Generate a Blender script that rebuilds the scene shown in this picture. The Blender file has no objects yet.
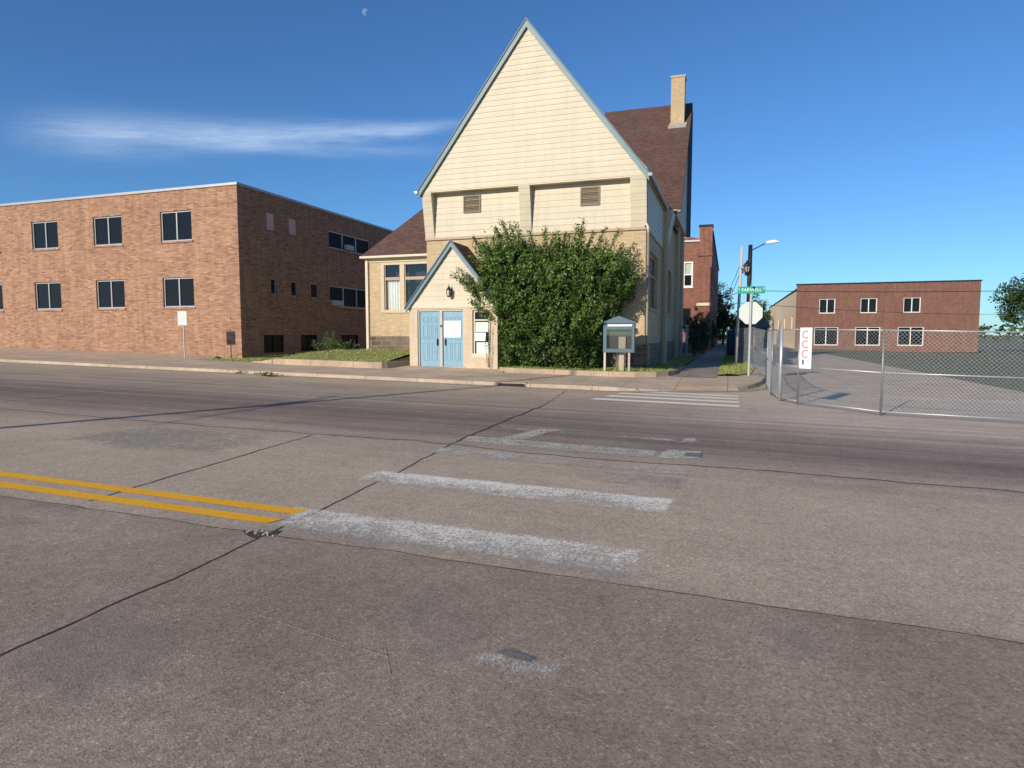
import bpy, math, random
from mathutils import Vector, Matrix, noise
R = math.radians
rnd = random.Random(7)
scene = bpy.context.scene
col = scene.collection

# ------------------------------------------------------------------ materials
def new_mat(name):
    m = bpy.data.materials.new(name); m.use_nodes = True
    nt = m.node_tree
    for n in list(nt.nodes): nt.nodes.remove(n)
    out = nt.nodes.new('ShaderNodeOutputMaterial')
    b = nt.nodes.new('ShaderNodeBsdfPrincipled')
    nt.links.new(b.outputs[0], out.inputs[0])
    return m, nt, b, out
def N(nt, t, **kw):
    n = nt.nodes.new(t)
    for k, v in kw.items(): setattr(n, k, v)
    return n
def L(nt, a, b): nt.links.new(a, b)
def pos(nt):
    return N(nt, 'ShaderNodeNewGeometry').outputs['Position']
def noise_f(nt, vec, scale, detail=4, rough=.6, mapscale=None):
    if mapscale:
        mp = N(nt, 'ShaderNodeMapping'); mp.inputs['Scale'].default_value = mapscale
        L(nt, vec, mp.inputs[0]); vec = mp.outputs[0]
    n = N(nt, 'ShaderNodeTexNoise'); n.inputs['Scale'].default_value = scale
    n.inputs['Detail'].default_value = detail; n.inputs['Roughness'].default_value = rough
    L(nt, vec, n.inputs['Vector']); return n.outputs['Fac']
def ramp(nt, fac, stops, interp='LINEAR'):
    r = N(nt, 'ShaderNodeValToRGB'); cr = r.color_ramp; cr.interpolation = interp
    while len(cr.elements) < len(stops): cr.elements.new(.5)
    for e, (p, c) in zip(cr.elements, stops):
        e.position = p; e.color = (c, c, c, 1) if isinstance(c, (int, float)) else (*c, 1)
    L(nt, fac, r.inputs[0]); return r.outputs[0]
def mixc(nt, fac, a, b, mode='MIX'):
    m = N(nt, 'ShaderNodeMix', data_type='RGBA', blend_type=mode)
    for s, v in ((m.inputs[0], fac), (m.inputs[6], a), (m.inputs[7], b)):
        if isinstance(v, (int, float)): s.default_value = v
        elif isinstance(v, tuple): s.default_value = (*v, 1)
        else: L(nt, v, s)
    return m.outputs[2]
def math_(nt, op, a, b=None, c=None, clamp=False):
    m = N(nt, 'ShaderNodeMath', operation=op, use_clamp=clamp)
    for i, v in enumerate((a, b, c)):
        if v is None: continue
        if isinstance(v, (int, float)): m.inputs[i].default_value = v
        else: L(nt, v, m.inputs[i])
    return m.outputs[0]
def bump(nt, b, h, strength=.3, dist=.02):
    n = N(nt, 'ShaderNodeBump'); n.inputs['Strength'].default_value = strength
    n.inputs['Distance'].default_value = dist
    L(nt, h, n.inputs['Height']); L(nt, n.outputs[0], b.inputs['Normal'])
def plain(name, c, rough=.6, var=.12, scale=6, metal=0, bmp=.1, stretch=None):
    m, nt, b, o = new_mat(name)
    p = pos(nt); n = noise_f(nt, p, scale, 5, .6, stretch)
    n2 = noise_f(nt, p, scale*.13, 3)
    v = math_(nt, 'ADD', math_(nt, 'MULTIPLY', n, .6), math_(nt, 'MULTIPLY', n2, .4))
    dark = tuple(x*(1-var) for x in c); lite = tuple(min(1, x*(1+var)) for x in c)
    L(nt, ramp(nt, v, [(.3, dark), (.7, lite)]), b.inputs['Base Color'])
    b.inputs['Roughness'].default_value = rough; b.inputs['Metallic'].default_value = metal
    if bmp: bump(nt, b, n, bmp, .01)
    return m
def brick(name, cs, mortar, bw, bh, ms=.012, rough=.85, dirt=.25, bstr=.4, offset=.5):
    m, nt, b, o = new_mat(name)
    p = pos(nt); s = N(nt, 'ShaderNodeSeparateXYZ'); L(nt, p, s.inputs[0])
    c = N(nt, 'ShaderNodeCombineXYZ')
    L(nt, math_(nt, 'ADD', s.outputs[0], s.outputs[1]), c.inputs[0]); L(nt, s.outputs[2], c.inputs[1])
    t = N(nt, 'ShaderNodeTexBrick', offset=offset); L(nt, c.outputs[0], t.inputs['Vector'])
    t.inputs['Scale'].default_value = 1; t.inputs['Brick Width'].default_value = bw
    t.inputs['Row Height'].default_value = bh; t.inputs['Mortar Size'].default_value = ms
    t.inputs['Mortar Smooth'].default_value = .2; t.inputs['Bias'].default_value = 0
    t.inputs['Color1'].default_value = (0, 0, 0, 1); t.inputs['Color2'].default_value = (1, 1, 1, 1)
    t.inputs['Mortar'].default_value = (.5, .5, .5, 1)
    k = len(cs)
    bc = ramp(nt, t.outputs['Color'], [(i/(k-1), cs[i]) for i in range(k)])
    cc = mixc(nt, t.outputs['Fac'], bc, mortar)
    n = noise_f(nt, p, 1.1, 6, .65); n3 = noise_f(nt, p, 25, 3)
    cc = mixc(nt, 1.0, cc, ramp(nt, n, [(.25, 1-dirt), (.75, 1.0)]), 'MULTIPLY')
    cc = mixc(nt, 1.0, cc, ramp(nt, n3, [(.2, .85), (.8, 1.0)]), 'MULTIPLY')
    cc = mixc(nt, 1.0, cc, ramp(nt, noise_f(nt, p, 1.0, 5, .7, (3.5, 3.5, .35)), [(.32, 1-dirt*.8-.05), (.6, 1.0)]), 'MULTIPLY')
    L(nt, cc, b.inputs['Base Color']); b.inputs['Roughness'].default_value = rough
    bump(nt, b, math_(nt, 'ADD', math_(nt, 'MULTIPLY', t.outputs['Fac'], -1), math_(nt, 'MULTIPLY', n3, .4)), bstr, .01)
    return m
def leaf(name, cs, trans=.25, rough=.5):
    m, nt, b, o = new_mat(name)
    g = N(nt, 'ShaderNodeNewGeometry')
    k = len(cs)
    c = ramp(nt, g.outputs['Random Per Island'], [(i/(k-1), cs[i]) for i in range(k)])
    L(nt, c, b.inputs['Base Color']); b.inputs['Roughness'].default_value = rough
    tr = N(nt, 'ShaderNodeBsdfTranslucent'); L(nt, mixc(nt, 1., c, (1.0, 1.2, .5), 'MULTIPLY'), tr.inputs[0])
    mx = N(nt, 'ShaderNodeMixShader'); mx.inputs[0].default_value = trans
    L(nt, b.outputs[0], mx.inputs[1]); L(nt, tr.outputs[0], mx.inputs[2]); L(nt, mx.outputs[0], o.inputs[0])
    return m
def glass(name, dark=(.012, .014, .017), rough=.04, see=.0):
    m, nt, b, o = new_mat(name)
    p = pos(nt)
    b.inputs['Base Color'].default_value = (*dark, 1); b.inputs['Roughness'].default_value = rough
    b.inputs['Specular IOR Level'].default_value = .16
    bump(nt, b, noise_f(nt, p, 1.2, 2), .05, .05)
    if see:
        tr = N(nt, 'ShaderNodeBsdfTransparent'); tr.inputs[0].default_value = (.93, .96, .95, 1)
        gl = N(nt, 'ShaderNodeBsdfGlossy'); gl.inputs['Roughness'].default_value = .02
        fr = N(nt, 'ShaderNodeFresnel'); fr.inputs[0].default_value = 1.5
        mx = N(nt, 'ShaderNodeMixShader')
        L(nt, math_(nt, 'ADD', fr.outputs[0], .03), mx.inputs[0])
        L(nt, tr.outputs[0], mx.inputs[1]); L(nt, gl.outputs[0], mx.inputs[2]); L(nt, mx.outputs[0], o.inputs[0])
    return m

def road_mat():
    m, nt, b, o = new_mat('road_concrete')
    p = pos(nt); s = N(nt, 'ShaderNodeSeparateXYZ'); L(nt, p, s.inputs[0])
    wob = math_(nt, 'MULTIPLY', math_(nt, 'SUBTRACT', noise_f(nt, p, .35, 3), .5), 1.6)
    y = math_(nt, 'ADD', s.outputs[1], wob)
    yy = math_(nt, 'DIVIDE', y, 20, clamp=True)
    band = ramp(nt, yy, [(0, (0.273, 0.212, 0.166)), (.12, (0.300, 0.235, 0.183)), (.19, (0.337, 0.266, 0.201)), (.23, (0.502, 0.392, 0.286)), (.36, (0.520, 0.406, 0.296)),
                         (.44, (0.411, 0.323, 0.244)), (.50, (0.267, 0.210, 0.166)), (.60, (0.258, 0.209, 0.166)), (.66, (0.374, 0.296, 0.223)), (.78, (0.428, 0.338, 0.250)), (.9, (0.529, 0.414, 0.293)), (1, (0.603, 0.465, 0.324))])
    # the slabs near the camera are a different pour: crisp change of tone at the joint
    near = math_(nt, 'LESS_THAN', s.outputs[1], 4.23)
    nearc = mixc(nt, ramp(nt, noise_f(nt, p, .45, 3), [(.3, 0), (.7, 1)]), (0.293, 0.219, 0.167), (0.418, 0.318, 0.235))
    c = mixc(nt, near, band, nearc)
    # lighter dusty apron towards the side street
    xr = math_(nt, 'ADD', s.outputs[0], math_(nt, 'MULTIPLY', wob, 1.2))
    fr = ramp(nt, math_(nt, 'DIVIDE', math_(nt, 'ADD', xr, 5), 10, clamp=True), [(.25, 0), (.7, 1)])
    fy = ramp(nt, yy, [(.52, 0), (.70, 1)])
    c = mixc(nt, math_(nt, 'MULTIPLY', fr, fy), c, (.56, .45, .35))
    # tyre streaks along the road
    st = noise_f(nt, p, 1.0, 4, .65, (.07, 3.2, 1))
    stf = ramp(nt, yy, [(.36, .12), (.5, 1), (.66, 1), (.8, .5), (1, .15)])
    c = mixc(nt, math_(nt, 'MULTIPLY', stf, .8), c, mixc(nt, 1., c, ramp(nt, st, [(.35, .68), (.62, 1.16)]), 'MULTIPLY'))
    # blotches
    c = mixc(nt, 1., c, ramp(nt, noise_f(nt, p, .8, 6, .65), [(.28, .88), (.72, 1.10)]), 'MULTIPLY')
    # oily dark spots, sparse
    sp = N(nt, 'ShaderNodeTexVoronoi'); sp.inputs['Scale'].default_value = 1.7; L(nt, p, sp.inputs['Vector'])
    sp2 = math_(nt, 'ADD', sp.outputs['Distance'], math_(nt, 'MULTIPLY', noise_f(nt, p, 14, 3), .12))
    c = mixc(nt, 1., c, ramp(nt, sp2, [(.075, .55), (.10, 1)]), 'MULTIPLY')
    # aggregate
    ag = N(nt, 'ShaderNodeTexVoronoi'); ag.inputs['Scale'].default_value = 78; L(nt, p, ag.inputs['Vector'])
    agc = ramp(nt, ag.outputs['Color'], [(.0, .45), (.22, .82), (.5, 1.0), (.8, 1.14), (1, 1.9)])
    c = mixc(nt, .72, c, mixc(nt, 1., c, agc, 'MULTIPLY'))
    fine = noise_f(nt, p, 38, 5, .8)
    c = mixc(nt, 1., c, ramp(nt, fine, [(.3, .70), (.7, 1.26)]), 'MULTIPLY')
    hole = N(nt, 'ShaderNodeTexVoronoi'); hole.inputs['Scale'].default_value = 4.2; L(nt, p, hole.inputs['Vector'])
    hd = math_(nt, 'ADD', hole.outputs['Distance'], math_(nt, 'MULTIPLY', noise_f(nt, p, 60, 2), .10))
    c = mixc(nt, 1., c, ramp(nt, hd, [(.07, .42), (.085, 1)]), 'MULTIPLY')
    film = ramp(nt, noise_f(nt, p, .75, 4, .6), [(.55, 0), (.66, 1)])
    c = mixc(nt, math_(nt, 'MULTIPLY', math_(nt, 'MULTIPLY', film, near), .5), c, (.19, .18, .155))
    fine2 = noise_f(nt, p, 9, 5, .8)
    c = mixc(nt, 1., c, ramp(nt, fine2, [(.3, .86), (.7, 1.12)]), 'MULTIPLY')
    # hairline cracks
    v = N(nt, 'ShaderNodeTexVoronoi', feature='DISTANCE_TO_EDGE'); v.inputs['Scale'].default_value = .33
    wv = N(nt, 'ShaderNodeVectorMath', operation='ADD'); L(nt, p, wv.inputs[0])
    nz = N(nt, 'ShaderNodeTexNoise'); nz.inputs['Scale'].default_value = 2.5; nz.inputs['Detail'].default_value = 5; L(nt, p, nz.inputs['Vector'])
    L(nt, nz.outputs['Color'], wv.inputs[1]); L(nt, wv.outputs[0], v.inputs['Vector'])
    crk = math_(nt, 'MULTIPLY', ramp(nt, v.outputs['Distance'], [(0, 1), (.003, 0)]), ramp(nt, noise_f(nt, p, .5, 2), [(.56, 0), (.64, 1)]))
    c = mixc(nt, math_(nt, 'MULTIPLY', crk, .6), c, (.06, .055, .05))
    L(nt, c, b.inputs['Base Color']); b.inputs['Roughness'].default_value = .8
    b.inputs['Specular IOR Level'].default_value = .12
    h = math_(nt, 'ADD', math_(nt, 'MULTIPLY', ag.outputs['Distance'], .5), fine)
    bump(nt, b, h, .55, .006)
    return m
def walk_mat(name, c0, joint=1.5, along='x'):
    m, nt, b, o = new_mat(name)
    p = pos(nt); s = N(nt, 'ShaderNodeSeparateXYZ'); L(nt, p, s.inputs[0])
    c = mixc(nt, ramp(nt, noise_f(nt, p, .9, 5), [(.3, 0), (.7, 1)]), tuple(x*.78 for x in c0), tuple(x*1.12 for x in c0))
    c = mixc(nt, 1., c, ramp(nt, noise_f(nt, p, 30, 4, .7), [(.3, .82), (.7, 1.14)]), 'MULTIPLY')
    c = mixc(nt, 1., c, ramp(nt, noise_f(nt, p, 5, 4, .7), [(.3, .88), (.7, 1.08)]), 'MULTIPLY')
    if joint:
        for ax in (0, 1):
            fx = math_(nt, 'FRACT', math_(nt, 'DIVIDE', s.outputs[ax], joint))
            ln = math_(nt, 'LESS_THAN', fx, .018/joint*1.2)
            c = mixc(nt, math_(nt, 'MULTIPLY', ln, .65), c, (.07, .06, .05))
    L(nt, c, b.inputs['Base Color']); b.inputs['Roughness'].default_value = .9; b.inputs['Specular IOR Level'].default_value = .12
    bump(nt, b, noise_f(nt, p, 40, 4), .3, .006)
    return m
def grass_base():
    m, nt, b, o = new_mat('lawn_soil')
    p = pos(nt)
    c = ramp(nt, noise_f(nt, p, 2.2, 6, .7), [(.3, (.14, .19, .045)), (.5, (.27, .28, .085)), (.7, (.44, .37, .16))])
    c = mixc(nt, 1., c, ramp(nt, noise_f(nt, p, 24, 4, .8), [(.3, .6), (.7, 1.25)]), 'MULTIPLY')
    L(nt, c, b.inputs['Base Color']); b.inputs['Roughness'].default_value = .95
    bump(nt, b, noise_f(nt, p, 30, 4), .8, .05)
    return m
def paint_mat(name, c, cover=.5, scale=9, soft=.06, edge=None, fade=.05, ero=.16):
    """road paint worn through to the concrete"""
    m, nt, b, o = new_mat(name)
    p = pos(nt)
    n1 = noise_f(nt, p, scale, 6, .75); n2 = noise_f(nt, p, scale*.22, 3, .6)
    n3 = noise_f(nt, p, scale*5, 3, .7)
    vo = N(nt, 'ShaderNodeTexVoronoi', feature='DISTANCE_TO_EDGE'); vo.inputs['Scale'].default_value = scale*4.5
    vm = N(nt, 'ShaderNodeVectorMath', operation='ADD'); nzz = N(nt, 'ShaderNodeTexNoise'); nzz.inputs['Scale'].default_value = scale*2; nzz.inputs['Detail'].default_value = 4
    L(nt, p, nzz.inputs['Vector']); sc_ = N(nt, 'ShaderNodeVectorMath', operation='SCALE'); sc_.inputs['Scale'].default_value = .10; L(nt, nzz.outputs['Color'], sc_.inputs[0])
    L(nt, p, vm.inputs[0]); L(nt, sc_.outputs[0], vm.inputs[1]); L(nt, vm.outputs[0], vo.inputs['Vector'])
    v = math_(nt, 'ADD', math_(nt, 'ADD', math_(nt, 'MULTIPLY', n1, .50), math_(nt, 'MULTIPLY', n2, .3)), math_(nt, 'MULTIPLY', n3, .20))
    v = math_(nt, 'SUBTRACT', v, math_(nt, 'MULTIPLY', ramp(nt, vo.outputs['Distance'], [(0, 1), (.10, 0)]), .16))
    at = N(nt, 'ShaderNodeAttribute'); at.attribute_name = 'edge'
    ef = math_(nt, 'DIVIDE', at.outputs['Fac'], fade, clamp=True)
    v = math_(nt, 'SUBTRACT', v, math_(nt, 'MULTIPLY', math_(nt, 'SUBTRACT', 1, ef), ero))
    if edge:   # (y0, width): paint thins towards the traffic side of the stripe
        s = N(nt, 'ShaderNodeSeparateXYZ'); L(nt, p, s.inputs[0])
        e = math_(nt, 'DIVIDE', math_(nt, 'SUBTRACT', s.outputs[1], edge[0]), edge[1], clamp=True)
        v = math_(nt, 'ADD', v, math_(nt, 'MULTIPLY', math_(nt, 'SUBTRACT', e, .5), edge[2]))
    t = 1-cover
    t = .5+(t-.5)*.5
    f = ramp(nt, v, [(max(0, t-soft), 0), (min(1, t+soft), 1)])
    L(nt, mixc(nt, 1., c, ramp(nt, n3, [(.3, .82), (.7, 1.05)]), 'MULTIPLY'), b.inputs['Base Color'])
    b.inputs['Roughness'].default_value = .85; b.inputs['Specular IOR Level'].default_value = .1
    tr = N(nt, 'ShaderNodeBsdfTransparent'); mx = N(nt, 'ShaderNodeMixShader')
    L(nt, f, mx.inputs[0]); L(nt, tr.outputs[0], mx.inputs[1]); L(nt, b.outputs[0], mx.inputs[2]); L(nt, mx.outputs[0], o.inputs[0])
    return m
def shingle(name, c):
    m, nt, b, o = new_mat(name)
    p = pos(nt); s = N(nt, 'ShaderNodeSeparateXYZ'); L(nt, p, s.inputs[0])
    cb = N(nt, 'ShaderNodeCombineXYZ'); L(nt, math_(nt, 'ADD', s.outputs[0], math_(nt, 'MULTIPLY', s.outputs[1], .35)), cb.inputs[0]); L(nt, s.outputs[2], cb.inputs[1])
    t = N(nt, 'ShaderNodeTexBrick'); L(nt, cb.outputs[0], t.inputs['Vector'])
    t.inputs['Scale'].default_value = 1; t.inputs['Brick Width'].default_value = .21; t.inputs['Row Height'].default_value = .085
    t.inputs['Mortar Size'].default_value = .012; t.inputs['Color1'].default_value = (0, 0, 0, 1); t.inputs['Color2'].default_value = (1, 1, 1, 1)
    t.inputs['Mortar'].default_value = (.2, .2, .2, 1)
    k = ramp(nt, t.outputs['Color'], [(0, tuple(x*.72 for x in c)), (.5, c), (1, tuple(x*1.3 for x in c))])
    k = mixc(nt, 1., k, ramp(nt, noise_f(nt, p, 60, 3, .8), [(.3, .7), (.7, 1.25)]), 'MULTIPLY')
    k = mixc(nt, 1., k, ramp(nt, noise_f(nt, p, .9, 4), [(.3, .85), (.7, 1.1)]), 'MULTIPLY')
    L(nt, k, b.inputs['Base Color']); b.inputs['Roughness'].default_value = .9
    bump(nt, b, t.outputs['Color'], .4, .01)
    return m
M = {}
M['road'] = road_mat()
M['walk'] = walk_mat('sidewalk_concrete', (.59, .45, .32), 1.52)
M['kerb'] = walk_mat('kerb_concrete', (.50, .395, .285), 1.9)
M['kerb_dirty'] = walk_mat('old_kerb_concrete', (.46, .35, .245), 2.0)
M['apron'] = walk_mat('side_street_concrete', (.50, .41, .32), 4.2)
M['lawn'] = grass_base()
M['blade'] = leaf('grass_blade', [(.17, .25, .045), (.31, .35, .08), (.46, .42, .15), (.21, .30, .06)], .2)
M['earth'] = plain('far_ground', (.13, .13, .07), .95, .3, .4)
M['cbrick'] = brick('cream_brick', [(.54, .39, .21), (.66, .49, .275), (.60, .44, .24), (.71, .545, .32)], (.50, .40, .27), .21, .072, .009, dirt=.12, bstr=.25)
M['cbrick_side'] = M['cbrick']
M['tbrick'] = brick('tan_brick', [(.30, .13, .065), (.54, .285, .165), (.47, .235, .13), (.66, .38, .23), (.39, .19, .10)], (.38, .25, .17), .30, .068, .010, dirt=.25)
M['rbrick'] = brick('red_brick', [(.26, .08, .05), (.44, .155, .09), (.36, .115, .07)], (.27, .17, .13), .22, .075, .012, dirt=.35)
M['stone'] = brick('base_stone', [(.13, .095, .065), (.30, .225, .155), (.20, .15, .105)], (.36, .28, .19), .52, .205, .022, dirt=.4, bstr=1.0)
M['siding'] = brick('cream_siding', [(.62, .54, .39), (.655, .575, .415), (.635, .555, .402)], (.54, .455, .31), 2.45, .207, .004, .55, dirt=.06, bstr=.05)
M['trim'] = plain('cream_trim', (.62, .545, .39), .5, .06)
M['tantrim'] = plain('tan_trim', (.42, .31, .20), .6, .08)
M['pinktrim'] = plain('pale_pink_trim', (.64, .53, .40), .5, .07)
M['teal'] = plain('teal_trim', (.12, .21, .235), .5, .12)
M['navy'] = plain('navy_trim', (.045, .085, .14), .5, .1)
M['door'] = plain('blue_door', (.205, .365, .455), .55, .16, 5, stretch=(2.5, 2.5, .6))
M['doorframe'] = plain('door_frame', (.46, .44, .38), .5, .08)
M['shingle'] = shingle('brown_shingle', (.112, .060, .047))
M['whitem'] = plain('white_metal', (.74, .72, .68), .45, .06)
M['greymetal'] = plain('grey_metal', (.42, .43, .43), .4, .1, metal=.6)
M['galv'] = plain('galvanised', (.50, .52, .52), .45, .12, 20, metal=.5)
M['coping'] = plain('coping_metal', (.42, .42, .42), .45, .1, metal=.3)
M['black'] = plain('black_metal', (.018, .018, .022), .4, .2)
M['dark'] = plain('dark_void', (.012, .012, .014), .8, .2)
M['louver'] = plain('louver', (.21, .165, .11), .6, .12)
M['paper'] = plain('paper', (.80, .81, .78), .6, .03)
M['mint'] = plain('mint_paper', (.56, .70, .62), .6, .08, 4)
M['ink'] = plain('ink', (.60, .56, .38), .7, .05)
M['curtain'] = plain('curtain', (.72, .72, .70), .8, .10, 9, stretch=(6, 6, .2))
M['pane'] = glass('window_glass')
M['clear'] = glass('clear_glass', see=1)
M['signgreen'] = plain('sign_green', (.0, .30, .20), .4, .05)
M['signwhite'] = plain('sign_white', (.78, .80, .78), .4, .04)
M['signback'] = plain('sign_back', (.58, .62, .56), .5, .08, 2.5)
M['red'] = plain('red_letters', (.66, .18, .24), .5, .1)
M['boardblue'] = plain('slate_blue_paint', (.06, .118, .15), .5, .12)
M['boardwood'] = plain('post_wood', (.42, .34, .26), .8, .2, 5, stretch=(8, 8, 1))
M['polewood'] = plain('pole_wood', (.50, .47, .42), .85, .15, 5, stretch=(8, 8, .6))
M['ac'] = plain('ac_case', (.50, .50, .47), .5, .08)
M['bark'] = plain('bark', (.10, .075, .05), .9, .3, 8, stretch=(3, 3, .6))
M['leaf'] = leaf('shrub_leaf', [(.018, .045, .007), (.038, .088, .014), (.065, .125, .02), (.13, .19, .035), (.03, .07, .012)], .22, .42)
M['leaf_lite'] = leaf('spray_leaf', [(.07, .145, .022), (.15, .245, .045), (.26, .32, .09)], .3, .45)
M['tleaf'] = leaf('tree_leaf', [(.022, .045, .012), (.045, .085, .02), (.07, .12, .03)], .2)
M['weed'] = leaf('weed_leaf', [(.04, .10, .02), (.09, .17, .05), (.16, .22, .10)], .25)
M['tar'] = plain('joint_tar', (.055, .046, .04), .8, .3, 20)
M['tar_pale'] = plain('pale_filler', (.38, .30, .21), .85, .25, 9)
M['yellow'] = paint_mat('yellow_paint', (.92, .47, .035), .93, 12, .05, None, .02, .06)
M['yellow_worn'] = paint_mat('worn_yellow_paint', (.85, .50, .09), .74, 8, .07)
M['wornwhite'] = [paint_mat('worn_white_a', (.84, .765, .64), .58, 6, .09, (4.4, .6, .12), .07, .16),
                  paint_mat('worn_white_b', (.88, .80, .67), .62, 5, .09, (6.05, .6, .20), .07, .14),
                  paint_mat('worn_white_c', (.62, .57, .49), .56, 4, .09, None, .08, .18),
                  paint_mat('worn_white_d', (.58, .54, .44), .66, 3, .12, None, .06, .16),
                  paint_mat('worn_white_e', (.52, .49, .42), .54, 3, .12, None, .08, .18)]
M['newwhite'] = paint_mat('white_paint', (.88, .80, .67), .90, 7, .05, None, .03, .1)
M['patchgreen'] = paint_mat('grey_green_film', (.38, .385, .32), .42, 1.2, .18, None, .5, .3)
M['patchpale'] = paint_mat('pale_patch', (.60, .57, .48), .74, 3, .1, None, .06, .22)
M['patchblue'] = paint_mat('blue_grey_patch', (.215, .205, .20), .80, 5, .12, None, .03, .2)
M['scuff'] = paint_mat('scuffed_white', (.66, .61, .53), .56, 12, .09, None, .10, .2)
M['rubble'] = plain('rubble', (.42, .36, .29), .9, .3, 15)
M['tanstucco'] = plain('tan_stucco', (.88, .68, .45), .8, .08, 2)
M['brownbrick'] = brick('brown_brick', [(.20, .08, .055), (.32, .13, .09)], (.24, .16, .12), .22, .075, .012)
M['greyroof'] = shingle('grey_shingle', (.17, .17, .17))
M['screen'] = plain('windscreen_fabric', (.035, .055, .085), .8, .25, 4)
M['flash'] = plain('weathered_flashing', (.34, .31, .26), .7, .2)
M['gutter'] = plain('gutter_paint', (.40, .36, .30), .5, .1)
M['steps'] = plain('railing_paint', (.30, .36, .44), .5, .1)

# ------------------------------------------------------------------ mesh builder
base = {}
class MB:
    def __init__(s): s.v = []; s.f = []
    def add(s, vs, fs):
        o = len(s.v); s.v += [tuple(p) for p in vs]; s.f += [tuple(i+o for i in f) for f in fs]; return s
    def box(s, x0, x1, y0, y1, z0, z1):
        vs = [(x, y, z) for z in (z0, z1) for y in (y0, y1) for x in (x0, x1)]
        return s.add(vs, [(0, 2, 3, 1), (4, 5, 7, 6), (0, 1, 5, 4), (2, 6, 7, 3), (0, 4, 6, 2), (1, 3, 7, 5)])
    def quad(s, *p): return s.add(p, [tuple(range(len(p)))])
    def prism(s, pts, off):      # polygon extruded by vector off
        n = len(pts); a = [Vector(p) for p in pts]; b = [p+Vector(off) for p in a]
        return s.add(a+b, [tuple(range(n))[::-1], tuple(range(n, 2*n))]+[(i, (i+1) % n, n+(i+1) % n, n+i) for i in range(n)])
    def tube(s, pts, r, n=8, cap=True):
        pts = [Vector(p) for p in pts]; rs = r if isinstance(r, (list, tuple)) else [r]*len(pts)
        o = len(s.v)
        for i, p in enumerate(pts):
            d = (pts[min(i+1, len(pts)-1)]-pts[max(i-1, 0)]).normalized()
            a = Vector((0, 0, 1)) if abs(d.z) < .9 else Vector((1, 0, 0))
            u = d.cross(a).normalized(); w = d.cross(u)
            for k in range(n):
                t = 2*math.pi*k/n; s.v.append(tuple(p+(u*math.cos(t)+w*math.sin(t))*rs[i]))
        for i in range(len(pts)-1):
            for k in range(n):
                k2 = (k+1) % n; s.f.append((o+i*n+k, o+i*n+k2, o+(i+1)*n+k2, o+(i+1)*n+k))
        if cap:
            s.f.append(tuple(o+k for k in range(n))[::-1]); s.f.append(tuple(o+(len(pts)-1)*n+k for k in range(n)))
        return s
    def lathe(s, c, prof, n=12):     # prof: (r, z) list around vertical axis
        o = len(s.v)
        for r, z in prof:
            for k in range(n):
                t = 2*math.pi*k/n; s.v.append((c[0]+r*math.cos(t), c[1]+r*math.sin(t), c[2]+z))
        for i in range(len(prof)-1):
            for k in range(n):
                k2 = (k+1) % n; s.f.append((o+i*n+k, o+i*n+k2, o+(i+1)*n+k2, o+(i+1)*n+k))
        s.f.append(tuple(o+k for k in range(n))[::-1]); s.f.append(tuple(o+(len(prof)-1)*n+k for k in range(n)))
        return s
    def build(s, name, mat, parent=None, loc=None, smooth=False, recalc=True):
        off = Vector(base[parent.name]) if parent else Vector(loc or (0, 0, 0))
        me = bpy.data.meshes.new(name)
        me.from_pydata([tuple(Vector(p)-off) for p in s.v], [], s.f)
        if recalc:
            import bmesh
            bm = bmesh.new(); bm.from_mesh(me); bmesh.ops.recalc_face_normals(bm, faces=bm.faces); bm.to_mesh(me); bm.free()
        me.materials.append(M[mat] if isinstance(mat, str) else mat)
        if smooth:
            for p in me.polygons: p.use_smooth = True
        o = bpy.data.objects.new(name, me); col.objects.link(o)
        base[o.name] = tuple(off)
        if parent: o.parent = parent
        else: o.location = off
        return o
def root(name, loc, label, cat, group=None):
    o = bpy.data.objects.new(name, None); col.objects.link(o); o.location = loc
    o.empty_display_size = .3
    base[o.name] = tuple(loc); tag(o, label, cat, group); return o
def tag(o, label=None, cat=None, group=None, kind=None):
    for k, v in (('label', label), ('category', cat), ('group', group), ('kind', kind)):
        if v: o[k] = v
    return o
def struct(o): o['kind'] = 'structure'; return o
def text(body, size, mat, mw, parent, name='lettering', ext=.002, align='CENTER'):
    cu = bpy.data.curves.new('t', 'FONT'); cu.body = body; cu.size = size; cu.extrude = ext
    cu.align_x = align; cu.align_y = 'CENTER'
    t = bpy.data.objects.new('t', cu); col.objects.link(t)
    bpy.context.view_layer.update()
    me = bpy.data.meshes.new_from_object(t.evaluated_get(bpy.context.evaluated_depsgraph_get()))
    bpy.data.objects.remove(t)
    me.transform(mw)
    mb = MB(); mb.v = [tuple(v.co) for v in me.vertices]; mb.f = [tuple(p.vertices) for p in me.polygons]
    return mb.build(name, mat, parent, recalc=False)

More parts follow.
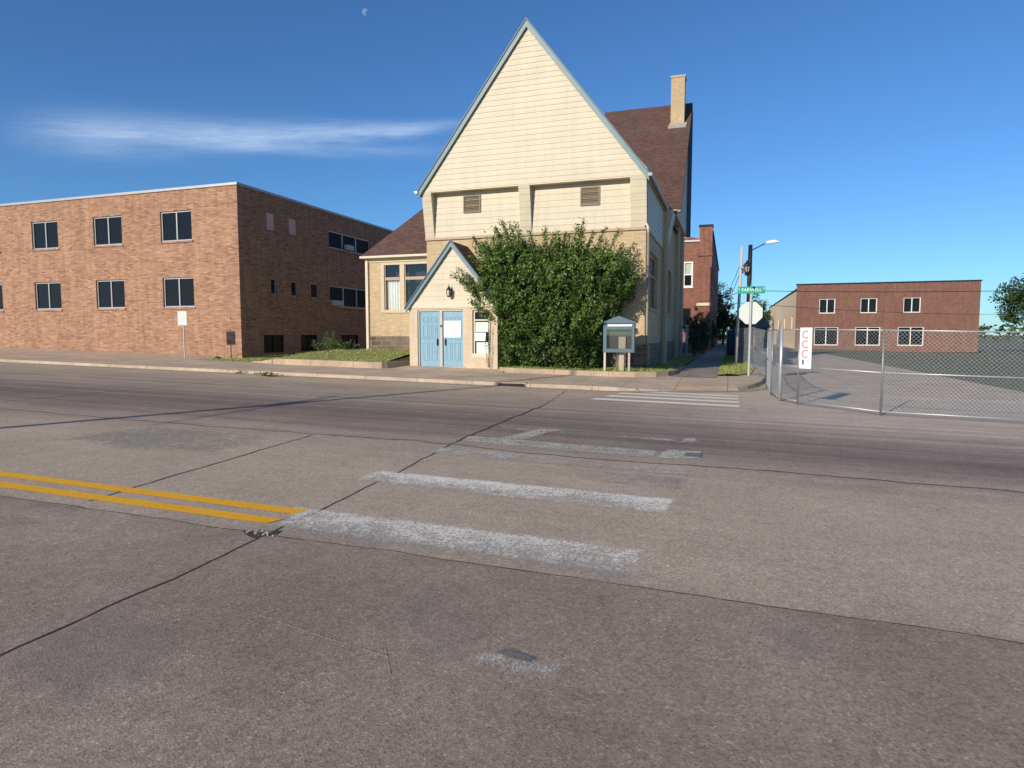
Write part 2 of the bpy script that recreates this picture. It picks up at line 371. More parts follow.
# plane maps: u along the wall, d outward-to-inward depth, z up
def FY(y0): return lambda u, d, z: (u, y0+d, z)        # wall facing the road (-Y)
def FX(x0): return lambda u, d, z: (x0-d, u, z)        # wall facing +X
def FXm(x0): return lambda u, d, z: (x0+d, u, z)       # wall facing -X
def mbox(mb, F, u0, u1, d0, d1, z0, z1):
    c = [F(u, d, z) for z in (z0, z1) for d in (d0, d1) for u in (u0, u1)]
    return mb.add(c, [(0, 2, 3, 1), (4, 5, 7, 6), (0, 1, 5, 4), (2, 6, 7, 3), (0, 4, 6, 2), (1, 3, 7, 5)])
def wall(mb, F, u0, u1, z0, z1, holes, reveal=.14):
    us = sorted({u0, u1, *[h[0] for h in holes], *[h[1] for h in holes]}); zs = sorted({z0, z1, *[h[2] for h in holes], *[h[3] for h in holes]})
    for a, b in zip(us, us[1:]):
        for c, d in zip(zs, zs[1:]):
            um, zm = (a+b)/2, (c+d)/2
            if any(h[0] < um < h[1] and h[2] < zm < h[3] for h in holes): continue
            mb.quad(F(a, 0, c), F(b, 0, c), F(b, 0, d), F(a, 0, d))
    for a, b, c, d in [h[:4] for h in holes]:
        r = reveal
        mb.quad(F(a, 0, c), F(b, 0, c), F(b, r, c), F(a, r, c)); mb.quad(F(a, 0, d), F(b, 0, d), F(b, r, d), F(a, r, d))
        mb.quad(F(a, 0, c), F(a, 0, d), F(a, r, d), F(a, r, c)); mb.quad(F(b, 0, c), F(b, 0, d), F(b, r, d), F(b, r, c))
def window(parent, F, h, frame='trim', fw=.07, mull=(), bars=(), r=.14, pane='pane', sill=None, label=None, proud=0.0):
    u0, u1, z0, z1 = h; m = MB(); d0, d1 = r-.06-proud, r-.005
    mbox(m, F, u0+.002, u0+fw, d0, d1, z0+.002, z1-.002); mbox(m, F, u1-fw, u1-.002, d0, d1, z0+.002, z1-.002)
    mbox(m, F, u0+fw, u1-fw, d0, d1, z0+.002, z0+fw); mbox(m, F, u0+fw, u1-fw, d0, d1, z1-fw, z1-.002)
    for x in mull: mbox(m, F, x-fw*.5, x+fw*.5, d0-.004, d1, z0+fw, z1-fw)
    for z in bars: mbox(m, F, u0+fw, u1-fw, d0+.006, d1, z-fw*.38, z+fw*.38)
    w = m.build('window', frame, parent)
    if label: w['label'] = label
    p = MB(); p.quad(F(u0+.01, r-.02, z0+.01), F(u1-.01, r-.02, z0+.01), F(u1-.01, r-.02, z1-.01), F(u0+.01, r-.02, z1-.01)); p.build('pane', pane, w, recalc=False)
    if sill:
        s = MB(); mbox(s, F, u0-.06, u1+.06, -.05, r-.07, z0-.09, z0-.002); s.build('sill', sill, w)
    return w
def clip(poly, z, keep_above):
    out = []
    for i in range(len(poly)):
        a, b = poly[i], poly[(i+1) % len(poly)]
        ia = (a[1] >= z) if keep_above else (a[1] <= z); ib = (b[1] >= z) if keep_above else (b[1] <= z)
        if ia: out.append(a)
        if ia != ib:
            t = (z-a[1])/(b[1]-a[1]); out.append((a[0]+t*(b[0]-a[0]), z))
    return out
def siding(mb, F, poly, e=.30, proud=.028, bd=lambda z: 0., z0=None):
    zs = [p[1] for p in poly]; z = z0 if z0 is not None else min(zs)
    z -= 0
    while z < max(zs)-1e-4:
        p = clip(clip(poly, z, True), z+e, False)
        if len(p) >= 3:
            mb.quad(*[F(u, bd(zz)-proud*(1-(zz-z)/e)-.003, zz) for u, zz in p])
            lo = [q for q in p if abs(q[1]-max(z, min(zs))) < 1e-5]
            if len(lo) >= 2:
                a, b = min(lo)[0], max(lo)[0]; zz = lo[0][1]
                mb.quad(F(a, bd(zz)-proud-.003, zz), F(b, bd(zz)-proud-.003, zz), F(b, bd(zz)+.02, zz), F(a, bd(zz)+.02, zz))
        z += e

# ------------------------------------------------------------------ ground
def g(x): return -.02*max(-60, min(60, x))
def S(x, y): return g(x)+.11+.012*max(0, min(8, y-18.6))
def loft(mb, A, B, n, zf):
    """strip of quads between polylines A and B (plan), z from zf(x, y, t, i)"""
    o = len(mb.v); m = len(A)
    for i in range(m):
        for k in range(n+1):
            t = k/n; x = A[i][0]*(1-t)+B[i][0]*t; y = A[i][1]*(1-t)+B[i][1]*t
            mb.v.append((x, y, zf(x, y, t, i)))
    for i in range(m-1):
        for k in range(n):
            a = o+i*(n+1)+k; mb.f.append((a, a+1, a+n+2, a+n+1))
def sheet(name, mat, xs, y0, y1, dz):
    mb = MB()
    for a, b in zip(xs, xs[1:]): mb.quad((a, y0, g(a)+dz), (b, y0, g(b)+dz), (b, y1, g(b)+dz), (a, y1, g(a)+dz))
    return struct(mb.build(name, mat, recalc=False))
sheet('ground', 'earth', [-2500, -60, 0, 60, 2500], -600, 4000, -.012)
sheet('road', 'road', [-300, -60, 0, 60, 300], -3.2, 21.6, 0)
sheet('side_street', 'apron', [.0, 9.3], 21.6, 400, -.004)

# sidewalk in front of the buildings, with the corner and the ramp
edge = [(-300, 18.6, .11), (-60, 18.6, .11), (-30, 18.6, .11), (-20, 18.6, .11), (-12, 18.6, .11), (-8, 18.6, .11), (-6.75, 18.6, .11), (-5.8, 18.6, .11), (-4.5, 18.62, .12), (-3.6, 18.66, .12), (-3.0, 18.8, .10), (-2.5, 19.05, .07),
        (-1.9, 19.4, .025), (-1.3, 19.75, .012), (-.6, 20.15, .012), (-.1, 20.5, .03), (.3, 20.9, .09), (.6, 21.5, .12), (.85, 22.4, .13), (1.1, 23.8, .13), (1.35, 26.2, .13), (1.42, 30, .13), (1.42, 60, .12), (1.42, 100, .12), (1.42, 200, .12)]
inner = [(-300, 22.4), (-60, 22.4), (-30, 22.4), (-20, 22.4), (-12, 22.4), (-8, 22.4), (-6.75, 22.45), (-5.8, 22.5), (-4.5, 22.6), (-3.6, 22.75), (-3.2, 23.0), (-2.9, 23.4),
         (-2.4, 23.9), (-1.9, 24.4), (-1.2, 24.6), (-.6, 24.7), (-.35, 24.8), (-.1, 24.9), (.1, 25.0), (.4, 25.2), (.7, 26.6), (1.0, 30), (1.1, 60), (1.1, 100), (1.1, 200)]
mb = MB()
def zf(x, y, t, i):
    h = edge[i][2]; k = min(1, t*2.6)
    return g(x)+h*(1-k)+(S(x, y)-g(x))*k
loft(mb, [e[:2] for e in edge], inner, 6, zf)
struct(mb.build('sidewalk', 'walk'))
mb = MB()   # rear half of the walk: up to the porch, in front of the left building
loft(mb, [(-300, 22.4), (-60, 22.4), (-24, 22.4), (-22.0, 22.4), (-17, 22.4), (-12.9, 22.4), (-8, 22.4)], [(-300, 25.4), (-60, 25.4), (-24, 25.4), (-22.0, 23.0), (-17, 22.9), (-12.9, 25.4), (-7.4, 25.4)], 4, lambda x, y, t, i: S(x, y)+.06*max(0, min(1, (y-22.4)/.8))*(1 if -13 < x < -7 else 0))
struct(mb.build('forecourt', 'walk'))
mb = MB()   # sidewalk along the side street
loft(mb, [(-1.95, 23.6), (-1.92, 27), (-1.85, 40), (-1.75, 65), (-1.75, 140)], [(-.35, 23.6), (-.35, 27), (-.3, 40), (-.2, 65), (-.2, 140)], 2, lambda x, y, t, i: S(x, y)+.008)
struct(mb.build('side_path', walk_mat('path_concrete', (.34, .28, .225), 1.4)))
# kerb stones of the road edge
mb = MB()
for i in range(len(edge)-1):
    (xa, ya, ha), (xb, yb, hb) = edge[i], edge[i+1]
    d = Vector((xb-xa, yb-ya, 0)); nrm = Vector((d.y, -d.x, 0)).normalized()
    o0 = nrm*.02; o1 = nrm*-.15
    if -6.76 < xa < -5.9 and yb < 19: continue
    A = Vector((xa, ya, g(xa))); B = Vector((xb, yb, g(xb)))
    mb.quad(A+nrm*.06, B+nrm*.06, B+o0+Vector((0, 0, hb)), A+o0+Vector((0, 0, ha)))
    mb.quad(A+o0+Vector((0, 0, ha)), B+o0+Vector((0, 0, hb)), B+o1+Vector((0, 0, hb+.012)), A+o1+Vector((0, 0, ha+.012)))
    mb.quad(A+nrm*.42+Vector((0, 0, .005)), B+nrm*.42+Vector((0, 0, .005)), B+nrm*.06+Vector((0, 0, .007)), A+nrm*.06+Vector((0, 0, .007)))
struct(mb.build('kerb', 'kerb'))
# storm drain mouth in the kerb
dr = root('storm_drain', (-6.27, 18.62, .13), 'dark storm drain opening in the kerb in front of the church', 'drain')
mb = MB(); mb.box(-6.74, -5.82, 18.56, 18.75, .14, .165+.085); mb.build('lintel', 'kerb_dirty', dr)
mb = MB(); mb.box(-6.70, -5.86, 18.545, 18.70, .115, .215); mb.build('opening', 'dark', dr)
# tactile ramp panel
mb = MB(); mb.quad((-1.75, 20.3, g(-1.75)+.06), (-.55, 20.75, g(-.5)+.05), (-.5, 21.35, g(-.5)+.085), (-1.7, 21.1, g(-1.7)+.10)); 
for i, v in enumerate(mb.v): mb.v[i] = (v[0], v[1], v[2]+.015)
struct(mb.build('ramp_panel', 'yellow_worn'))

# near-side ground behind the camera
mb = MB()
for a, b in ((-300, -60), (-60, 60), (60, 300)): mb.quad((a, -9, g(a)+.12), (b, -9, g(b)+.12), (b, -3.2, g(b)+.12), (a, -3.2, g(a)+.12)); mb.quad((a, -3.2, g(a)), (b, -3.2, g(b)), (b, -3.2, g(b)+.12), (a, -3.2, g(a)+.12))
struct(mb.build('near_sidewalk', 'walk'))

# lawns ------------------------------------------------------------
lawns = []
def sm(a, b, x): t = max(0, min(1, (x-a)/(b-a))); return t*t*(3-2*t)
def lawn(A, B, n, zf, dens):
    mb = MB(); loft(mb, A, B, n, zf); o = struct(mb.build('lawn', 'lawn', smooth=True)); lawns.append((mb, dens)); return o
def yb(x): return .56+(1.05-.56)*sm(-21.5, -16.0, x)
xs = [-22.5, -21.5, -20.5, -19.5, -18.8, -18.3, -17.8, -17.2, -16, -15, -14, -13.2, -12.75]
yf = [22.6, 22.6, 22.55, 22.5, 22.4, 22.2, 22.08, 22.05, 22.05, 22.05, 22.05, 22.05, 22.1]
def yard_front(x): return S(x, 22.1)+.01+.19*sm(-19.2, -17.4, x)
lawn(list(zip(xs, yf)), [(x, 25.6) for x in xs[:-1]]+[(-12.2, 25.6)], 8, lambda x, y, t, i: yard_front(x)*(1-t)+yb(x)*t+.10*math.sin(math.pi*t)*sm(-19, -17, x), 150)
lawn([(-22.56, 25.6), (-19, 25.6), (-15.6, 25.6)], [(-22.56, 46), (-19, 46), (-15.6, 46)], 8, lambda x, y, t, i: yb(x)+.02, 20)
cp = [(-8.42, 23.35), (-8.1, 22.85), (-7.5, 22.62), (-6.5, 22.6), (-5, 22.62), (-3.9, 22.68), (-3.1, 22.85), (-2.5, 23.2), (-2.15, 23.8), (-1.98, 24.8), (-1.95, 26.5), (-1.95, 30), (-1.93, 44)]
cb = [(-8.35, 24.8), (-8.0, 24.8), (-7.5, 24.8), (-6.5, 24.8), (-5, 24.8), (-3.9, 24.8), (-3.4, 24.8), (-3.06, 24.8), (-3.05, 24.82), (-3.04, 25.2), (-3.04, 26.6), (-3.04, 30), (-3.04, 44)]
def hb(i): return [.10, .13, .14, .14, .14, .14, .15, .15, .14, .12, .06, .03, .03][i]
lawn([(x, y) for x, y in cp], cb, 6, lambda x, y, t, i: S(x, y)+hb(i)*(1-.2*t)+.10*t, 260)
lawn([(-.33, 24.9), (-.33, 26), (-.33, 30), (-.28, 45), (-.2, 120)], [(.4, 25.3), (.85, 26.4), (1.1, 30), (1.15, 45), (1.15, 120)], 4, lambda x, y, t, i: S(x, y)+.03+.04*math.sin(math.pi*t), 200)
# retaining kerbs round the lawns
def strip_kerb(P, H, w=.16, down=.25):
    mb = MB()
    for i in range(len(P)-1):
        a, b = Vector((*P[i], 0)), Vector((*P[i+1], 0)); d = (b-a).normalized(); n = Vector((d.y, -d.x, 0))
        za, zb_ = H[i], H[i+1]
        pa = [a-n*0, a+n*.0, a-n*w]
        A0 = a+Vector((0, 0, za)); B0 = b+Vector((0, 0, zb_))
        mb.quad(A0+n*.02-Vector((0, 0, down)), B0+n*.02-Vector((0, 0, down)), B0, A0)
        mb.quad(A0, B0, B0-n*w+Vector((0, 0, .004)), A0-n*w+Vector((0, 0, .004)))
        mb.quad(A0-n*w, B0-n*w, B0-n*w-Vector((0, 0, down)), A0-n*w-Vector((0, 0, down)))
    for k, i in ((0, 0), (-1, -1)):
        a = Vector((*P[k], H[k])); b = Vector((*P[k+1 if k == 0 else k-1], 0)); d = Vector((b.x-a.x, b.y-a.y, 0)).normalized()
        n = Vector((d.y, -d.x, 0)) if k == 0 else Vector((-d.y, d.x, 0))
        mb.quad(a+n*.02, a-n*w, a-n*w-Vector((0, 0, down)), a+n*.02-Vector((0, 0, down)))
    return struct(mb.build('lawn_kerb', 'kerb_dirty', recalc=False))
PL = [(-19.3, 22.35), (-18.7, 22.28), (-18.2, 22.1), (-17.7, 21.95), (-16, 21.9), (-14.5, 21.9), (-13.1, 21.9), (-12.75, 21.95), (-12.62, 22.15), (-12.5, 22.6), (-12.28, 23.4)]
strip_kerb(PL, [yard_front(x)+.03+(0 if x < -12.8 else .02) for x, y in PL])
strip_kerb([(x, y-.12 if y < 23 else y) if x < -2.6 else (x+.1, y-.08) for x, y in cp[:12]], [S(x, y)+hb(i)+.03 for i, (x, y) in enumerate(cp[:12])])
# the side of the left lawn falls to the forecourt: earth end
mb = MB(); mb.quad((-12.7, 22.1, .2), (-12.2, 25.6, .2), (-12.2, 25.6, 1.05), (-12.75, 22.1, yard_front(-12.75))); struct(mb.build('bank_end', 'lawn'))
# grass blades on the lawns
for mbx, dens in lawns:
    out = MB()
    for f in mbx.f:
        P = [Vector(mbx.v[i]) for i in f]; a = ((P[1]-P[0]).cross(P[3]-P[0])).length
        dist = max(22, P[0].y); k = int(min(2500, a*dens*(24/dist)**1.5)) if P[0].y < 60 else 0
        for _ in range(k):
            u, v = rnd.random(), rnd.random()
            p = P[0].lerp(P[1], u).lerp(P[3].lerp(P[2], u), v)
            h = rnd.uniform(.03, .085)*(1+.8*noise.noise(p*1.3)); w = rnd.uniform(.008, .02); t = rnd.uniform(0, math.pi)
            dx, dy = math.cos(t)*w, math.sin(t)*w; lx, ly = rnd.uniform(-.04, .04), rnd.uniform(-.04, .04)
            out.quad((p.x-dx, p.y-dy, p.z-.005), (p.x+dx, p.y+dy, p.z-.005), (p.x+lx, p.y+ly, p.z+h))
    if out.f:
        o = out.build('grass', 'blade', recalc=False); tag(o, kind='stuff')

# ------------------------------------------------------------------ road joints, markings
def crack(name, pts, w, mat='tar', dz=.004, jit=.02, step=.12, gap=0):
    mb = MB(); L_ = []
    for (a, b) in zip(pts, pts[1:]):
        a, b = Vector((*a, 0)), Vector((*b, 0)); n = max(1, int((b-a).length/step))
        for k in range(n): L_.append(a.lerp(b, k/n))
    L_.append(Vector((*pts[-1], 0)))
    prev = None
    for i, p in enumerate(L_):
        d = (L_[min(i+1, len(L_)-1)]-L_[max(i-1, 0)]).normalized(); n = Vector((-d.y, d.x, 0))
        q = p+n*noise.noise(p*2.3)*jit*1.6+n*rnd.uniform(-1, 1)*jit*.25
        ww = w*(.55+.9*abs(noise.noise(p*3.1+Vector((5, 0, 0)))) + rnd.random()*.25)
        cur = (q-n*ww/2, q+n*ww/2)
        if prev and not (gap and noise.noise(p*1.7+Vector((0, 9, 0))) > .5-gap):
            mb.quad(*[(v.x, v.y, g(v.x)+dz) for v in (prev[0], prev[1], cur[1], cur[0])])
        prev = cur
    o = mb.build(name, mat, recalc=False)
    at = o.data.attributes.new('edge', 'FLOAT', 'POINT'); at.data.foreach_set('value', [1.]*len(mb.v)); return struct(o)
crack('road_joint', [(-40, 4.27), (-20, 4.25), (-3.64, 4.22), (-1.99, 4.23), (.5, 4.23), (14, 4.24)], .014, jit=.018)
crack('road_joint', [(-40, 8.5), (-7.9, 8.52), (-6.2, 8.58), (-4.4, 8.68), (-2.75, 8.5), (-1.7, 8.4), (-.3, 8.54), (.9, 8.55), (20, 8.5)], .034, jit=.04)
crack('road_joint', [(-3.42, -3), (-3.5, 3.7), (-3.56, 4.2)], .015, jit=.015)
crack('road_joint', [(-3.54, 4.28), (-3.67, 6.5), (-3.87, 8.6), (-3.96, 11.2), (-4.0, 14.2), (-4.43, 18.1)], .020, jit=.02)
crack('road_joint', [(-3.9, 8.9), (-3.95, 10.5), (-4.0, 14.0)], .05, jit=.03, dz=.0045)
crack('road_joint', [(-5.75, 4.4), (-5.98, 6.4), (-6.2, 8.5)], .02, jit=.02)
crack('road_joint', [(-14.5, 8.6), (-14.6, 18.1)], .03)
crack('road_joint', [(-40, 14.5), (-12, 14.6)], .03, jit=.03, gap=.25)
crack('road_seam', [(-30, 11.7), (-10.7, 11.65), (-7.9, 11.8), (-4.1, 11.9), (-.5, 11.8)], .075, 'tar_pale', .0042, .03, gap=.15)
crack('road_seam', [(-30, 8.62), (-6.4, 8.7), (-4.6, 8.78)], .07, 'tar_pale', .0034, .04, gap=.2)
# bars of the old crosswalk
def stripe(pts, mat, name='crosswalk_stripe', dz=.0055, sub=1):
    mb = MB(); P = [Vector((x, y, 0)) for x, y in pts]; ed = []
    def dist(q):
        d = 9
        for i in range(len(P)):
            a, b = P[i-1], P[i]; t = max(0, min(1, (q-a).dot(b-a)/(b-a).length_squared)); d = min(d, (a+(b-a)*t-q).length)
        return d
    if len(P) == 4:
        lx = max((P[1]-P[0]).length, (P[2]-P[3]).length); ly = max((P[3]-P[0]).length, (P[2]-P[1]).length)
        nx, ny = max(4, min(160, int(lx/.05))), max(4, min(60, int(ly/.05)))
        for j in range(ny+1):
            for i in range(nx+1):
                q = P[0].lerp(P[1], i/nx).lerp(P[3].lerp(P[2], i/nx), j/ny); mb.v.append((q.x, q.y, g(q.x)+dz)); ed.append(dist(q))
        for j in range(ny):
            for i in range(nx):
                a = j*(nx+1)+i; mb.f.append((a, a+1, a+nx+2, a+nx+1))
    else:
        mb.quad(*[(x, y, g(x)+dz) for x, y in pts]); ed = [.02]*len(pts)
    o = mb.build(name, mat, recalc=False)
    at = o.data.attributes.new('edge', 'FLOAT', 'POINT'); at.data.foreach_set('value', ed)
    return struct(o)
W = M['wornwhite']
FILM = paint_mat('old_paint_film', (.50, .475, .42), .60, 2.2, .14, None, .22, .30)
FILM2 = paint_mat('thin_paint_film', (.55, .52, .46), .52, 2.6, .14, None, .22, .30)
stripe([(-3.75, 4.24), (-.50, 4.24), (-.56, 5.0), (-4.0, 5.02)], FILM, 'paint_film', .0042)
stripe([(-4.0, 5.98), (-.50, 5.97), (-.47, 6.68), (-4.05, 6.68)], FILM2, 'paint_film', .0042)
stripe([(-3.62, 4.40), (-.52, 4.40), (-.57, 5.0), (-3.85, 5.0)], W[0])
stripe([(-3.95, 6.06), (-.50, 6.05), (-.47, 6.68), (-3.95, 6.66)], W[1])
stripe([(-3.85, 7.82), (-.38, 7.85), (-.38, 8.30), (-3.95, 8.38)], W[2])
stripe([(-3.85, 8.95), (-.9, 8.80), (-.9, 9.40), (-3.95, 9.50)], W[3])
stripe([(-3.75, 10.35), (-.7, 10.3), (-.7, 10.62), (-3.85, 10.72)], W[4])
stripe([(-3.4, 9.45), (-3.0, 9.45), (-2.7, 10.75), (-3.1, 10.75)], W[3], 'paint_smear', .0062)
stripe([(-.95, 8.72), (-.32, 9.02), (-.30, 9.62), (-.85, 9.55)], 'patchpale', 'road_patch', .0068)
stripe([(-.56, 9.08), (-.30, 9.12), (-.31, 9.48), (-.56, 9.40)], 'patchblue', 'road_patch', .0078)
stripe([(-.72, 10.2), (-.40, 10.35), (-.41, 10.85), (-.70, 10.75)], W[2], 'paint_smear', .0062)
stripe([(-1.6, 7.1), (-.4, 7.1), (-.4, 7.75), (-1.9, 7.75)], paint_mat('faint_white', (.40, .39, .37), .36, 4, .12), 'paint_smear', .0062)
for y, xl in ((16.2, -3.3), (17.15, -3.1), (18.05, -2.95), (18.85, -2.8)):
    stripe([(xl, y-.23), (.27, y-.23), (.31, y+.2), (xl+.08, y+.2)], 'newwhite')
for y0, xe in ((4.45, -3.74), (4.77, -3.70)):
    stripe([(-45, y0), (xe, y0), (xe+.05, y0+.16), (-45, y0+.16)], 'yellow', 'centre_line', .006)
stripe([(-9.5, 6.3), (-6.05, 6.35), (-6.2, 8.45), (-9.5, 8.45)], 'patchgreen', 'road_patch', .0035)
stripe([(-5.2, 4.3), (-3.6, 4.3), (-3.7, 5.1), (-4.0, 5.1), (-5.2, 4.72)], 'patchgreen', 'road_patch', .0033)
stripe([(-1.30, 2.90), (-.72, 2.82), (-.70, 3.14), (-1.22, 3.13)], 'scuff', 'paint_smear', .0055)
stripe([(-1.75, 2.78), (-.95, 2.80), (-.90, 3.2), (-1.7, 3.1)], paint_mat('faint_film', (.34, .32, .30), .5, 3, .18, None, .3, .3), 'paint_film', .0040)
stripe([(-1.13, 3.06), (-.93, 3.02), (-.90, 3.09), (-1.10, 3.14)], 'patchblue', 'road_patch', .0068)
crack('paint_scratch', [(-2.9, 3.05), (-2.3, 2.93), (-1.62, 2.82)], .007, W[2], .006, .002, gap=.3)
crack('paint_scratch', [(-1.70, 2.91), (-1.54, 2.68)], .004, 'tar_pale', .0048, .001)
crack('paint_scratch', [(-1.4, 2.72), (-1.05, 2.76), (-.76, 2.82)], .006, 'tar_pale', .0048, .003, gap=.3)
stripe([(-1.62, 2.72), (-1.2, 2.75), (-1.15, 3.1), (-1.6, 3.0)], paint_mat('faint_scuff', (.5, .48, .46), .28, 7, .04), 'paint_smear', .0052)
# broken corner of the slabs
mb = MB(); 
pp = [(-3.80, 4.22), (-3.72, 4.17), (-3.66, 4.13), (-3.58, 4.10), (-3.53, 4.16), (-3.47, 4.25), (-3.49, 4.34), (-3.56, 4.30), (-3.64, 4.22), (-3.72, 4.22)]
mb.quad(*[(x, y, g(x)+.005) for x, y in pp]); struct(mb.build('pothole', 'tar', recalc=False))
mb = MB()
for k in range(26):
    x, y = rnd.uniform(-3.78, -3.44), rnd.gauss(4.22, .035); r = rnd.uniform(.004, .014)
    mb.lathe((x, y, g(x)+.003), [(r*.8, 0), (r, r*.5), (r*.5, r)], 5)
tag(mb.build('rubble', 'rubble'), kind='stuff')

# ------------------------------------------------------------------ church
ch = root('church', (-7.6, 24.8, .3), 'cream steep gabled church with brown shingle roofs, blue double doors and brick chimney', 'church')
Fy = FY(24.8); XR = -3.04; XL = -12.17
# brick body, front
mb = MB(); wall(mb, Fy, XL, XR, .0, 5.70, [])
Fs = FX(XR)
w1 = (26.2, 29.2, 2.78, 5.05); w2 = (33.2, 36.2, 2.78, 5.05)
wall(mb, Fs, 24.8, 43.0, 1.35, 7.9, [w1, w2], .18)
mb.quad((XL, 24.8, 0), (XL, 43, 0), (XL, 43, 7.6), (XL, 24.8, 7.6)); mb.quad((XL, 43, 0), (XR, 43, 0), (XR, 43, 7.6), (XL, 43, 7.6)); mb.quad((-7.9, 43, 7.6), (XR, 43, 7.6), (XR, 43, 15), (-7.9, 43, 15))
mb.build('brick_wall', 'cbrick', ch, recalc=False)
# pilasters on the side wall
for y0, y1 in ((30.9, 31.7), (38.2, 39.3), (41.4, 42.9)):
    mb = MB(); mb.box(XR, XR+.22, y0, y1, .2, 7.85); mb.build('pilaster', 'cbrick', ch)
mb = MB(); mb.box(XR-.02, XR+.06, 24.74, 43.05, -.1, 1.35); mb.box(-4.6, XR+.03, 24.70, 24.82, -.1, 1.33); mb.build('stone_base', 'stone', ch)
for h in (w1, w2):
    w = window(ch, Fs, h, 'tantrim', .10, mull=((h[0]+h[1])/2,), bars=(4.2,), r=.18, sill='tantrim')
# belt course
mb = MB(); mb.box(XL-.03, XR+.04, 24.73, 24.83, 5.66, 5.76); mb.box(XR+.003, XR+.06, 24.83, 33, 5.66, 5.76); mb.build('belt_course', 'tantrim', ch)
# recessed siding behind the overhang, front and side
mb = MB(); siding(mb, FY(24.78), [(XL, 5.76), (XR+.03, 5.76), (XR+.03, 7.62), (XL, 7.62)], .24, .014)
siding(mb, FX(XR+.03), [(24.78, 5.76), (33.6, 5.76), (33.6, 8.1), (24.78, 8.1)], .24, .014)
mb.build('upper_siding', 'siding', ch, recalc=False)
# flared brackets
def flare(z): return -.34*max(0, (z-5.76))/(7.60-5.76)
def bracket(F, u0, u1, name='bracket', z1=7.60):
    mb = MB(); siding(mb, F, [(u0, 5.76), (u1, 5.76), (u1, z1), (u0, z1)], .24, .010, flare)
    for u in (u0, u1): mb.quad(F(u, .02, 5.76), F(u, flare(z1)-.002, z1), F(u, .02, z1))
    return mb.build(name, 'siding', ch, recalc=False)
bracket(FY(24.75), XL-.02, XL+.40); bracket(FY(24.75), -7.98, -7.52); bracket(FY(24.75), XR-.57, XR+.03)
bracket(FX(XR+.06), 31.6, 33.0)
# gable
Yg = 24.42
apex = (-7.63, 13.62); eL = (-12.30, 7.58); eR = (-2.90, 7.58)
sl = (apex[1]-eL[1])/(apex[0]-eL[0])
mb = MB(); siding(mb, FY(Yg), [(XL-.06, 7.60), (XR+.06, 7.60), (XR+.06, 7.60+.22), (apex[0], apex[1]-.12), (XL-.06, 7.60+.22)], .207, .015)
mb.build('gable', 'siding', ch, recalc=False)
mb = MB(); mb.box(XL-.06, XR+.06, Yg, 24.8, 7.555, 7.60); mb.build('soffit', 'trim', ch)
for px0, px1, z0, z1 in ((-10.46, -9.70, 6.70, 7.40), (-5.56, -4.80, 6.68, 7.38)):
    mb = MB(); F = FY(24.75)
    mbox(mb, F, px0, px1, -.03, .03, z0, z0+.05); mbox(mb, F, px0, px1, -.03, .03, z1-.05, z1)
    mbox(mb, F, px0, px0+.05, -.03, .03, z0+.05, z1-.05); mbox(mb, F, px1-.05, px1, -.03, .03, z0+.05, z1-.05)
    k = z0+.06
    while k < z1-.09:
        mb.quad(F(px0+.05, -.02, k), F(px1-.05, -.02, k), F(px1-.05, .03, k+.055), F(px0+.05, .03, k+.055)); k += .06
    mb.build('vent', 'louver', ch)
# main roof (front gable block): two slopes running back
def gable_roof(parent, ax, az, exl, exr, ez, y0, y1, th=.16, name='roof', mat='shingle'):
    mb = MB()
    for ex in (exl, exr):
        mb.prism([(ax, y0, az), (ex, y0, ez), (ex, y0, ez-th), (ax, y0, az-th*1.6)], (0, y1-y0, 0))
    return mb.build(name, mat, parent)
gable_roof(ch, apex[0], apex[1]+.14, eL[0]-.02, eR[0]+.02, eL[1]+.03, Yg-.09, 40.5)
# rake boards
def rake(parent, ax, az, ex, ez, y, w=.25, th=.06, mat='teal', name='rake_board', lip=True):
    mb = MB(); d = Vector((ex-ax, 0, ez-az)).normalized(); n = Vector((-d.z, 0, d.x)); n = -n if n.z > 0 else n
    wv = w/abs(d.x) if abs(d.x) > .1 else w
    mb.prism([(ax, y, az), (ex, y, ez), (ex, y, ez-wv), (ax, y, az-wv)], (0, th, 0))
    o = mb.build(name, mat, parent)
    if lip:
        m2 = MB(); m2.prism([(ax, y-.035, az+.075), (ex-(.05 if ex < ax else -.05), y-.035, ez+.075-.065), (ex-(.05 if ex < ax else -.05), y-.035, ez-.065), (ax, y-.035, az+.01)], (0, .09, 0))
        m2.build('drip_edge', 'navy', o)
    return o
for ex in (eL[0], eR[0]): rake(ch, apex[0], apex[1]+.11, ex, eL[1]+.02, Yg-.12, .16)
# gutters of the gable block
def gutter(y0, y1, x, z, parent=ch, axis='y'):
    mb = MB()
    if axis == 'y':
        mb.prism([(x, y0, z), (x+.12, y0, z+.02), (x+.14, y0, z+.11), (x+.11, y0, z+.11), (x+.09, y0, z+.04), (x, y0, z+.03)], (0, y1-y0, 0))
        mb.box(x-.005, x+.135, y0-.012, y0, z, z+.11)
    else:
        mb.prism([(y0, x, z), (y0, x-.12, z+.02), (y0, x-.14, z+.11), (y0, x-.11, z+.11), (y0, x-.09, z+.04), (y0, x, z+.03)], (y1-y0, 0, 0))
        mb.box(y1, y1+.012, x-.135, x+.005, z, z+.11)
    return mb.build('gutter', 'gutter', parent)
gutter(Yg-.2, 33.2, eR[0]-.02, 7.50); 
mb = MB(); mb.prism([(eL[0], Yg-.2, 7.5), (eL[0]-.12, Yg-.2, 7.52), (eL[0]-.14, Yg-.2, 7.61), (eL[0], Yg-.2, 7.61)], (0, 8, 0)); mb.build('gutter', 'whitem', ch)
mb = MB(); mb.box(XR, eR[0], 24.6, 33.4, 7.52, 7.56); mb.build('soffit', 'trim', ch)
